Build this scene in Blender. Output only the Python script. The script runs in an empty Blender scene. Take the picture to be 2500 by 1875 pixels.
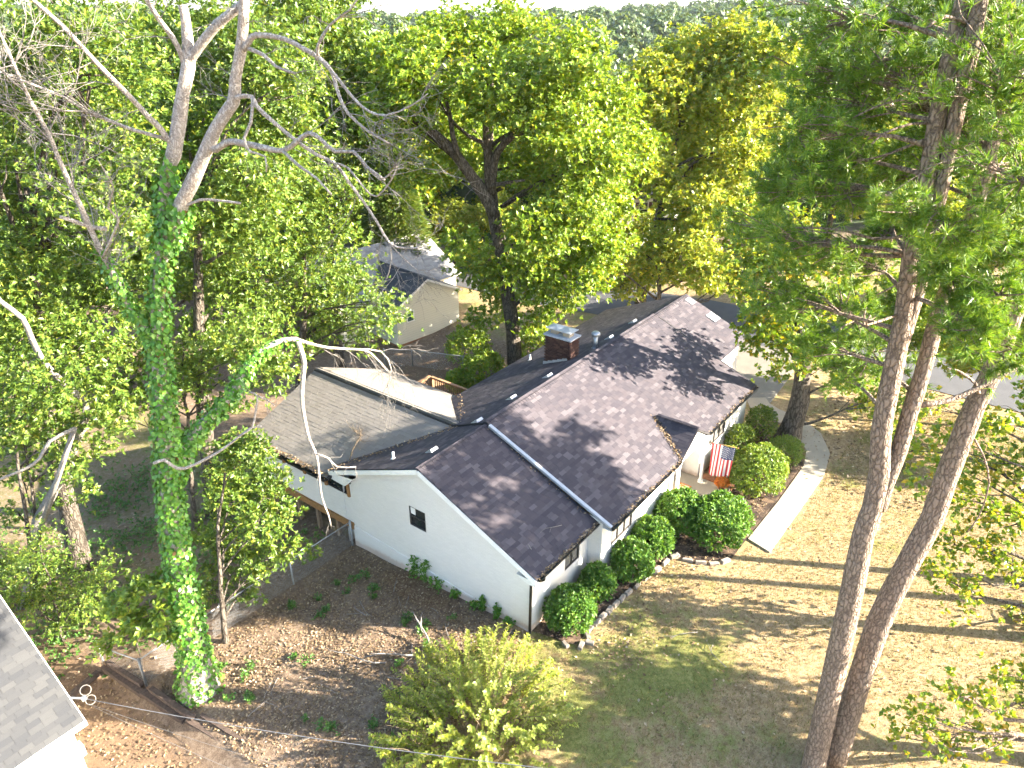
import bpy, math, random
import numpy as np
from mathutils import Vector, Matrix
R = math.radians
rng = np.random.default_rng(7)
random.seed(7)
SC = bpy.context.scene
COL = SC.collection

# ------------------------------------------------------------------ camera, sky, sun, exposure
CAM_LOC = (-14.519, -10.42, 18.134)
HEAD = R(37.443)
cd = bpy.data.cameras.new('camera'); cam = bpy.data.objects.new('camera', cd); COL.objects.link(cam)
cam.location = CAM_LOC
cam.rotation_euler = (Matrix.Rotation(HEAD - math.pi/2, 3, 'Z') @ Matrix.Rotation(R(90 - 27.138), 3, 'X') @ Matrix.Rotation(R(-0.303), 3, 'Z')).to_euler()
cd.sensor_width = 36.0; cd.lens = 1834.66/2500*36; cd.clip_start = 0.3; cd.clip_end = 9000
SC.camera = cam
SUN_EL, SUN_AZ = R(23.0), R(-60.0)          # azimuth of the sun, from +x towards +y
w = bpy.data.worlds.new('World'); SC.world = w; w.use_nodes = True
nt = w.node_tree; nt.nodes.clear()
sky = nt.nodes.new('ShaderNodeTexSky'); sky.sky_type = 'NISHITA'; sky.sun_disc = False
sky.sun_elevation = SUN_EL; sky.sun_rotation = R(90) - SUN_AZ
sky.air_density = 1.0; sky.dust_density = 1.2; sky.ozone_density = 1.0
bg = nt.nodes.new('ShaderNodeBackground'); bg.inputs[1].default_value = 0.09
wo = nt.nodes.new('ShaderNodeOutputWorld')
nt.links.new(sky.outputs[0], bg.inputs[0]); nt.links.new(bg.outputs[0], wo.inputs[0])
sl = bpy.data.lights.new('sun', 'SUN'); sl.energy = 5.0; sl.angle = R(0.5); sl.color = (1.0, 0.90, 0.74)
so = bpy.data.objects.new('sun', sl); COL.objects.link(so)
sd = Vector((math.cos(SUN_EL)*math.cos(SUN_AZ), math.cos(SUN_EL)*math.sin(SUN_AZ), math.sin(SUN_EL)))
so.rotation_euler = sd.to_track_quat('Z', 'Y').to_euler(); so.location = (20, -40, 40)
SC.view_settings.view_transform = 'Standard'; SC.view_settings.look = 'None'
SC.view_settings.exposure = 3.15; SC.view_settings.gamma = 1.0; SC.view_settings.use_curve_mapping = False
SC.render.engine = 'CYCLES'
SC.cycles.max_bounces = 4; SC.cycles.diffuse_bounces = 2; SC.cycles.glossy_bounces = 2
SC.cycles.transmission_bounces = 4; SC.cycles.transparent_max_bounces = 4; SC.cycles.volume_bounces = 0
SC.cycles.caustics_reflective = False; SC.cycles.caustics_refractive = False
SC.cycles.use_denoising = True; SC.cycles.adaptive_threshold = 0.03

# ------------------------------------------------------------------ small node helper
class NT:
    def __init__(s, name):
        s.m = bpy.data.materials.new(name); s.m.use_nodes = True; s.t = s.m.node_tree; s.t.nodes.clear()
        s.out = s.t.nodes.new('ShaderNodeOutputMaterial')
    def n(s, typ, **kw):
        nd = s.t.nodes.new('ShaderNode' + typ)
        for k, v in kw.items():
            if k.startswith('i_'): nd.inputs[k[2:].replace('_', ' ')].default_value = v
            else: setattr(nd, k, v)
        return nd
    def l(s, a, b): s.t.links.new(a, b); return s
    def ramp(s, fac, stops, interp='LINEAR'):
        r = s.n('ValToRGB'); r.color_ramp.interpolation = interp
        el = r.color_ramp.elements
        while len(el) > 1: el.remove(el[-1])
        el[0].position = stops[0][0]; el[0].color = (*stops[0][1], 1)
        for p, c in stops[1:]:
            e = el.new(p); e.color = (*c, 1)
        s.l(fac, r.inputs[0]); return r.outputs[0]
    def noise(s, scale, detail=4, rough=0.6, vec=None, w=None):
        nd = s.n('TexNoise'); nd.inputs['Scale'].default_value = scale; nd.inputs['Detail'].default_value = detail; nd.inputs['Roughness'].default_value = rough
        if vec is not None: s.l(vec, nd.inputs['Vector'])
        return nd
    def mix(s, fac, a, b, mode='MIX'):
        nd = s.n('Mix', data_type='RGBA', blend_type=mode)
        for sock, v in ((nd.inputs[0], fac), (nd.inputs[6], a), (nd.inputs[7], b)):
            if hasattr(v, 'links'): s.l(v, sock)
            elif isinstance(v, (int, float)): sock.default_value = v
            else: sock.default_value = (*v, 1)
        return nd.outputs[2]
    def math(s, op, a, b=None):
        nd = s.n('Math', operation=op)
        for i, v in enumerate((a, b)):
            if v is None: continue
            if hasattr(v, 'links'): s.l(v, nd.inputs[i])
            else: nd.inputs[i].default_value = v
        return nd.outputs[0]
    def bsdf(s, col, rough=0.7, metal=0.0, spec=0.4, bump=None, bstr=0.3, bdist=0.02):
        b = s.n('BsdfPrincipled')
        if hasattr(col, 'links'): s.l(col, b.inputs['Base Color'])
        else: b.inputs['Base Color'].default_value = (*col, 1)
        if hasattr(rough, 'links'): s.l(rough, b.inputs['Roughness'])
        else: b.inputs['Roughness'].default_value = rough
        b.inputs['Metallic'].default_value = metal; b.inputs['Specular IOR Level'].default_value = spec
        if bump is not None:
            bp = s.n('Bump'); bp.inputs['Strength'].default_value = bstr; bp.inputs['Distance'].default_value = bdist
            s.l(bump, bp.inputs['Height']); s.l(bp.outputs[0], b.inputs['Normal'])
        s.l(b.outputs[0], s.out.inputs[0]); return b
    def rand(s):
        """one random number per piece, whether it is an object of its own or an island of a joined mesh"""
        oi = s.n('ObjectInfo'); ge = s.n('NewGeometry')
        a = s.math('ADD', s.math('MULTIPLY', oi.outputs['Random'], 7.31), ge.outputs['Random Per Island'])
        wn = s.n('TexWhiteNoise', noise_dimensions='1D'); s.l(s.math('MULTIPLY', a, 91.7), wn.inputs['W'])
        return wn.outputs['Value']

MAT = {}
def simple(name, col, rough=0.7, metal=0.0, spec=0.4, var=0.15, scale=6.0, bstr=0.0):
    t = NT(name); tc = t.n('TexCoord'); no = t.noise(scale, 5, 0.65, tc.outputs['Object'])
    lo = tuple(c*(1-var) for c in col); hi = tuple(min(1, c*(1+var)) for c in col)
    c = t.ramp(no.outputs[0], [(0.3, lo), (0.7, hi)])
    t.bsdf(c, rough, metal, spec, no.outputs[0] if bstr else None, bstr)
    MAT[name] = t.m; return t.m

def leafmat(name, stops, trans=0.38, rough=0.42, spec=0.45, patch=0.35):
    t = NT(name)
    r = t.rand(); tc = t.n('NewGeometry')
    col = t.ramp(r, stops)
    no = t.noise(0.55, 2, 0.5, tc.outputs['Position'])
    col = t.mix(t.math('MULTIPLY', no.outputs[0], patch), col, tuple(c*0.5 for c in stops[0][1]), 'MIX')
    b = t.bsdf(col, rough, 0, spec)
    tr = t.n('BsdfTranslucent')
    tcol = t.mix(1.0, col, (1.5, 1.35, 0.5), 'MULTIPLY'); t.l(tcol, tr.inputs[0])
    mx = t.n('MixShader'); mx.inputs[0].default_value = trans
    t.l(b.outputs[0], mx.inputs[1]); t.l(tr.outputs[0], mx.inputs[2]); t.l(mx.outputs[0], t.out.inputs[0])
    MAT[name] = t.m; return t.m

leafmat('leaf_dark', [(0, (0.0715, 0.141, 0.0218)), (0.5, (0.122, 0.202, 0.0297)), (0.9, (0.208, 0.278, 0.0446)), (1, (0.329, 0.329, 0.0495))])
leafmat('leaf_oak', [(0, (0.112, 0.205, 0.0207)), (0.5, (0.179, 0.277, 0.029)), (0.88, (0.269, 0.356, 0.0363)), (1, (0.448, 0.37, 0.0465))])
leafmat('leaf_yellow', [(0, (0.163, 0.245, 0.0281)), (0.5, (0.268, 0.331, 0.0394)), (0.85, (0.39, 0.416, 0.0619)), (1, (0.585, 0.431, 0.0675))])
leafmat('leaf_maple', [(0, (0.105, 0.198, 0.0186)), (0.5, (0.179, 0.277, 0.0248)), (0.85, (0.329, 0.356, 0.0311)), (1, (0.598, 0.397, 0.0363))])
leafmat('leaf_ivy', [(0, (0.0585, 0.178, 0.018)), (0.6, (0.111, 0.265, 0.027)), (0.95, (0.182, 0.345, 0.0405)), (0.985, (0.208, 0.276, 0.036)), (0.99, (0.26, 0.115, 0.036)), (1, (0.26, 0.115, 0.036))], trans=0.25)
leafmat('leaf_box', [(0, (0.055, 0.14, 0.018)), (0.6, (0.1, 0.215, 0.028)), (1, (0.18, 0.29, 0.04))], trans=0.3, rough=0.5, spec=0.35)
leafmat('leaf_bush', [(0, (0.18, 0.25, 0.04)), (0.6, (0.3, 0.36, 0.07)), (1, (0.46, 0.47, 0.14))], trans=0.40)
leafmat('leaf_azalea', [(0.0, (0.0936, 0.179, 0.0216)), (0.6, (0.172, 0.262, 0.0324)), (1.0, (0.296, 0.345, 0.0432))], trans=0.3)
leafmat('needle', [(0, (0.0715, 0.164, 0.0178)), (0.6, (0.137, 0.253, 0.0257)), (1, (0.272, 0.354, 0.0396))], trans=0.3, patch=0.25)
leafmat('cedar_leaf', [(0.0, (0.07, 0.13, 0.02)), (0.6, (0.12, 0.18, 0.03)), (1.0, (0.20, 0.21, 0.05))], trans=0.2)
leafmat('forest_leaf', [(0, (0.05, 0.09, 0.03)), (0.5, (0.08, 0.125, 0.038)), (1, (0.13, 0.16, 0.05))], trans=0.25, patch=0.45)
leafmat('fallen_leaf', [(0, (.10, .065, .038)), (.4, (.20, .135, .075)), (.8, (.31, .22, .13)), (1, (.45, .36, .25))], trans=0.1, rough=0.7, spec=0.2, patch=0.2)
leafmat('grass_blade', [(0, (0.072, 0.102, 0.0192)), (0.4, (0.132, 0.132, 0.036)), (0.65, (0.228, 0.174, 0.078)), (1, (0.336, 0.252, 0.132))], trans=0.25, rough=0.6, spec=0.2, patch=0.15)
leafmat('weed', [(0.0, (0.04, 0.12, 0.02)), (0.6, (0.08, 0.19, 0.03)), (1.0, (0.14, 0.24, 0.04))], trans=0.3)
leafmat('mum', [(0.0, (0.55, 0.13, 0.02)), (0.6, (0.75, 0.25, 0.03)), (1.0, (0.85, 0.42, 0.05))], trans=0.2, rough=0.6)

def bark(name, c1, c2, scale=9.0, stretch=0.25, bstr=0.8, cr=(0.35, 0.65), warp=0.18, edge=1.0):
    t = NT(name); tc = t.n('TexCoord'); mp = t.n('Mapping'); mp.inputs['Scale'].default_value = (1, 1, stretch)
    wn_ = t.noise(scale*0.55, 3, 0.6, tc.outputs['Object']); vm = t.n('VectorMath', operation='MULTIPLY_ADD'); t.l(wn_.outputs['Color'], vm.inputs[0]); vm.inputs[1].default_value = (warp, warp, warp*1.6); t.l(tc.outputs['Object'], vm.inputs[2])
    t.l(vm.outputs[0], mp.inputs[0])
    vo = t.n('TexVoronoi', feature='DISTANCE_TO_EDGE'); vo.inputs['Scale'].default_value = scale; t.l(mp.outputs[0], vo.inputs['Vector'])
    no = t.noise(scale*1.7, 6, 0.7, mp.outputs[0])
    h = t.math('ADD', t.math('ADD', t.math('MULTIPLY', t.math('MINIMUM', t.math('MULTIPLY', vo.outputs[0], 4.0), 1.0), edge), 1.0 - edge), no.outputs[0])
    col = t.ramp(t.math('MULTIPLY', h, 0.55), [(cr[0], c1), (cr[1], c2), (1.0, tuple(min(1, c*1.25) for c in c2))])
    t.bsdf(col, 0.85, 0, 0.2, h, bstr, 0.03); MAT[name] = t.m
bark('bark_grey', (0.045, 0.036, 0.028), (0.11, 0.093, 0.075))
bark('bark_dead', (.17, .135, .115), (.47, .415, .365), 16, 0.30, 0.8, (0.38, 0.78), 0.22, 0.6)
bark('bark_ivy', (0.06, 0.05, 0.04), (0.18, 0.14, 0.11), 8, 0.2)
bark('bark_pine', (.075, .056, .045), (.26, .195, .15), 13, 0.34, 1.0, (0.22, 0.60), 0.12, 0.95)
bark('bark_twig', (0.11, 0.08, 0.05), (0.25, 0.19, 0.13), 20, 0.3, 0.2)
bark('bark_pale', (.12, .105, .09), (.27, .245, .22), 18, 0.35, 0.6, (0.40, 0.80), 0.22, 0.55)

# ------------------------------------------------------------------ mesh helpers
def tagged(o, label=None, cat=None, group=None, kind=None):
    if label: o['label'] = label
    if cat: o['category'] = cat
    if group: o['group'] = group
    if kind: o['kind'] = kind
    return o
def empty(name, loc=(0, 0, 0), label=None, cat=None, group=None, parent=None, rz=0.0):
    o = bpy.data.objects.new(name, None); COL.objects.link(o); o.location = loc; o.rotation_euler[2] = rz
    o.empty_display_size = 0.2
    if parent: o.parent = parent
    return tagged(o, label, cat, group)
def link(name, mesh, parent=None, loc=None):
    o = bpy.data.objects.new(name, mesh); COL.objects.link(o)
    if parent is not None: o.parent = parent
    if loc is not None: o.location = loc
    return o

class MB:
    """collects simple shapes into one mesh"""
    def __init__(s): s.v = []; s.f = []; s.mi = []; s.sm = []
    def add(s, vs, fs, mi=0, smooth=False):
        o = len(s.v); s.v += [tuple(v) for v in vs]
        for f in fs: s.f.append(tuple(i + o for i in f)); s.mi.append(mi); s.sm.append(smooth)
        return s
    def box(s, c, d, ax=None, mi=0):
        """c centre, d full sizes, ax optional 3x3 axes (rows)"""
        c = np.array(c, float); A = np.eye(3) if ax is None else np.array(ax, float); h = np.array(d, float)/2
        vs = [c + A[0]*h[0]*i + A[1]*h[1]*j + A[2]*h[2]*k for i in (-1, 1) for j in (-1, 1) for k in (-1, 1)]
        return s.add(vs, [(0, 1, 3, 2), (4, 6, 7, 5), (0, 4, 5, 1), (2, 3, 7, 6), (0, 2, 6, 4), (1, 5, 7, 3)], mi)
    def bar(s, a, b, w, h, mi=0, up=(0, 0, 1)):
        a = np.array(a, float); b = np.array(b, float); d = b - a; L = np.linalg.norm(d); d /= L
        sd_ = np.cross(d, up); n = np.linalg.norm(sd_)
        if n < 1e-4: sd_ = np.cross(d, (1, 0, 0)); n = np.linalg.norm(sd_)
        sd_ /= n; u = np.cross(sd_, d)
        return s.box((a + b)/2, (L, w, h), (d, sd_, u), mi)
    def tube(s, pts, rad, n=7, mi=0, cap=True, wob=0.0):
        P = np.array(pts, float); m = len(P)
        rad = [rad]*m if np.isscalar(rad) else list(rad)
        T = np.zeros_like(P); T[1:-1] = P[2:] - P[:-2]; T[0] = P[1] - P[0]; T[-1] = P[-1] - P[-2]
        T /= np.linalg.norm(T, axis=1)[:, None] + 1e-9
        ref = np.array((1.0, 0, 0)) if abs(T[0][0]) < 0.8 else np.array((0, 1.0, 0))
        vs = []
        for i in range(m):
            ref = ref - T[i]*np.dot(ref, T[i]); ref /= np.linalg.norm(ref) + 1e-9
            b = np.cross(T[i], ref)
            for k in range(n):
                a = 2*math.pi*k/n; r = rad[i]*(1 + (random.uniform(-wob, wob) if wob else 0))
                vs.append(P[i] + (ref*math.cos(a) + b*math.sin(a))*r)
        fs = [(i*n + k, i*n + (k + 1) % n, (i + 1)*n + (k + 1) % n, (i + 1)*n + k) for i in range(m - 1) for k in range(n)]
        if cap: fs += [tuple(reversed(range(n))), tuple(range((m - 1)*n, m*n))]
        return s.add(vs, fs, mi, True)
    def prism(s, poly, z0, z1, mi=0):
        n = len(poly)
        vs = [(x, y, z0) for x, y in poly] + [(x, y, z1) for x, y in poly]
        return s.add(vs, [tuple(reversed(range(n))), tuple(range(n, 2*n))] + [(i, (i + 1) % n, n + (i + 1) % n, n + i) for i in range(n)], mi)
    def mesh(s, name, mats):
        me = bpy.data.meshes.new(name); me.from_pydata(s.v, [], s.f)
        for m in (mats if isinstance(mats, (list, tuple)) else [mats]): me.materials.append(MAT[m])
        me.polygons.foreach_set('material_index', s.mi); me.polygons.foreach_set('use_smooth', s.sm)
        me.update(); return me
    def build(s, name, mats, parent=None, loc=None): return link(name, s.mesh(name, mats), parent, loc)

def fast_mesh(name, V, F, mats, nper, smooth=False):
    """V (n,3) vertices, F (m,nper) faces, all of one size"""
    me = bpy.data.meshes.new(name)
    me.vertices.add(len(V)); me.vertices.foreach_set('co', np.asarray(V, np.float32).ravel())
    me.loops.add(F.size); me.loops.foreach_set('vertex_index', np.asarray(F, np.int32).ravel())
    me.polygons.add(len(F)); me.polygons.foreach_set('loop_start', np.arange(0, F.size, nper, dtype=np.int32))
    me.polygons.foreach_set('loop_total', np.full(len(F), nper, np.int32))
    if smooth: me.polygons.foreach_set('use_smooth', np.ones(len(F), bool))
    for m in (mats if isinstance(mats, (list, tuple)) else [mats]): me.materials.append(MAT[m])
    me.update(calc_edges=True); return me
def unit(a): return a/(np.linalg.norm(a, axis=-1, keepdims=True) + 1e-9)
def leaves(P, D, N, L, W, fold=0.18, droop=0.0):
    """four-cornered leaves folded along the midrib: base, left, tip, right"""
    n = len(P); D = unit(D); S = unit(np.cross(N, D)); N = np.cross(D, S)
    L = np.broadcast_to(np.asarray(L, float).reshape(-1, 1), (n, 1)); W = np.broadcast_to(np.asarray(W, float).reshape(-1, 1), (n, 1))
    mid = P + D*L*0.48
    tip = P + D*L; tip[:, 2] -= (L*droop)[:, 0]
    V = np.stack([P, mid + S*W*0.5 + N*W*fold, tip, mid - S*W*0.5 + N*W*fold], 1).reshape(-1, 3)
    b = np.arange(n)[:, None]*4
    F = np.concatenate([b + [0, 1, 2], b + [0, 2, 3]], 0)
    return V, F
def tri_leaves(P, D, N, L, W):
    n = len(P); D = unit(D); S = unit(np.cross(N, D)); L = np.asarray(L).reshape(-1, 1); W = np.asarray(W).reshape(-1, 1)
    V = np.stack([P - S*W*.5, P + S*W*.5, P + D*L], 1).reshape(-1, 3); return V, np.arange(3*n).reshape(-1, 3)
def rdir(n): return unit(rng.normal(size=(n, 3)))

def sprays(C, A, k, L, W, r=0.0, tilt=(0.5, 1.15), droop=0.15, lv=0.25):
    """k leaves fanned out round each axis A at each centre C"""
    n = len(C); C2 = np.repeat(C, k, 0); A2 = np.repeat(unit(A), k, 0)
    ph = np.tile(np.arange(k)*2*math.pi/k, n) + np.repeat(rng.uniform(0, 6.28, n), k) + rng.normal(0, 0.25, n*k)
    ref = unit(np.cross(A2, np.where(np.abs(A2[:, 2:3]) > 0.9, [[1.0, 0, 0]], [[0, 0, 1.0]]))); b = np.cross(A2, ref)
    rad = ref*np.cos(ph)[:, None] + b*np.sin(ph)[:, None]
    t = rng.uniform(*tilt, n*k)[:, None]
    D = A2*np.cos(t) + rad*np.sin(t); N = A2*np.sin(t) - rad*np.cos(t)
    N = unit(N + rng.normal(0, 0.22, N.shape))
    s = rng.uniform(1 - lv, 1 + lv, n*k)
    return leaves(C2 + rad*r + rng.normal(0, 0.02, C2.shape), D, N, L*s, W*s, 0.16, droop)

def blob_leaves(blobs, dens, k, L, W, up=0.55, shell=0.62, flat=0.8, clump=0.38, per=7):
    """leaf sprays in small clumps through a set of (x, y, z, r) balls, thicker near the outside"""
    Cs = []; As = []
    allb = np.array([b[:3] for b in blobs]); cen = allb.mean(0)
    for b in blobs:
        c = np.array(b[:3]); r = b[3]
        n = max(3, int(dens*r*r*(0.6 + 0.4*r)))
        d = rdir(n); rr = r*(shell + (1 - shell)*rng.random((n, 1)))*np.where(rng.random((n, 1)) < 0.3, rng.uniform(0.25, 1, (n, 1)), rng.uniform(0.9, 1.18, (n, 1)))
        p = c + d*rr*[1, 1, flat]
        out = unit((p - c)*0.8 + (p - cen)*0.25 + 1e-4)
        m = per
        cs = np.repeat(p, m, 0) + rng.normal(0, clump, (n*m, 3))*[1, 1, 0.6]
        as_ = np.repeat(out, m, 0)*(1 - up) + np.array([0, 0, up]) + rng.normal(0, 0.35, (n*m, 3))
        Cs.append(cs); As.append(as_)
    C = np.concatenate(Cs); A = unit(np.concatenate(As))
    return sprays(C, A, k, L, W)

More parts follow.
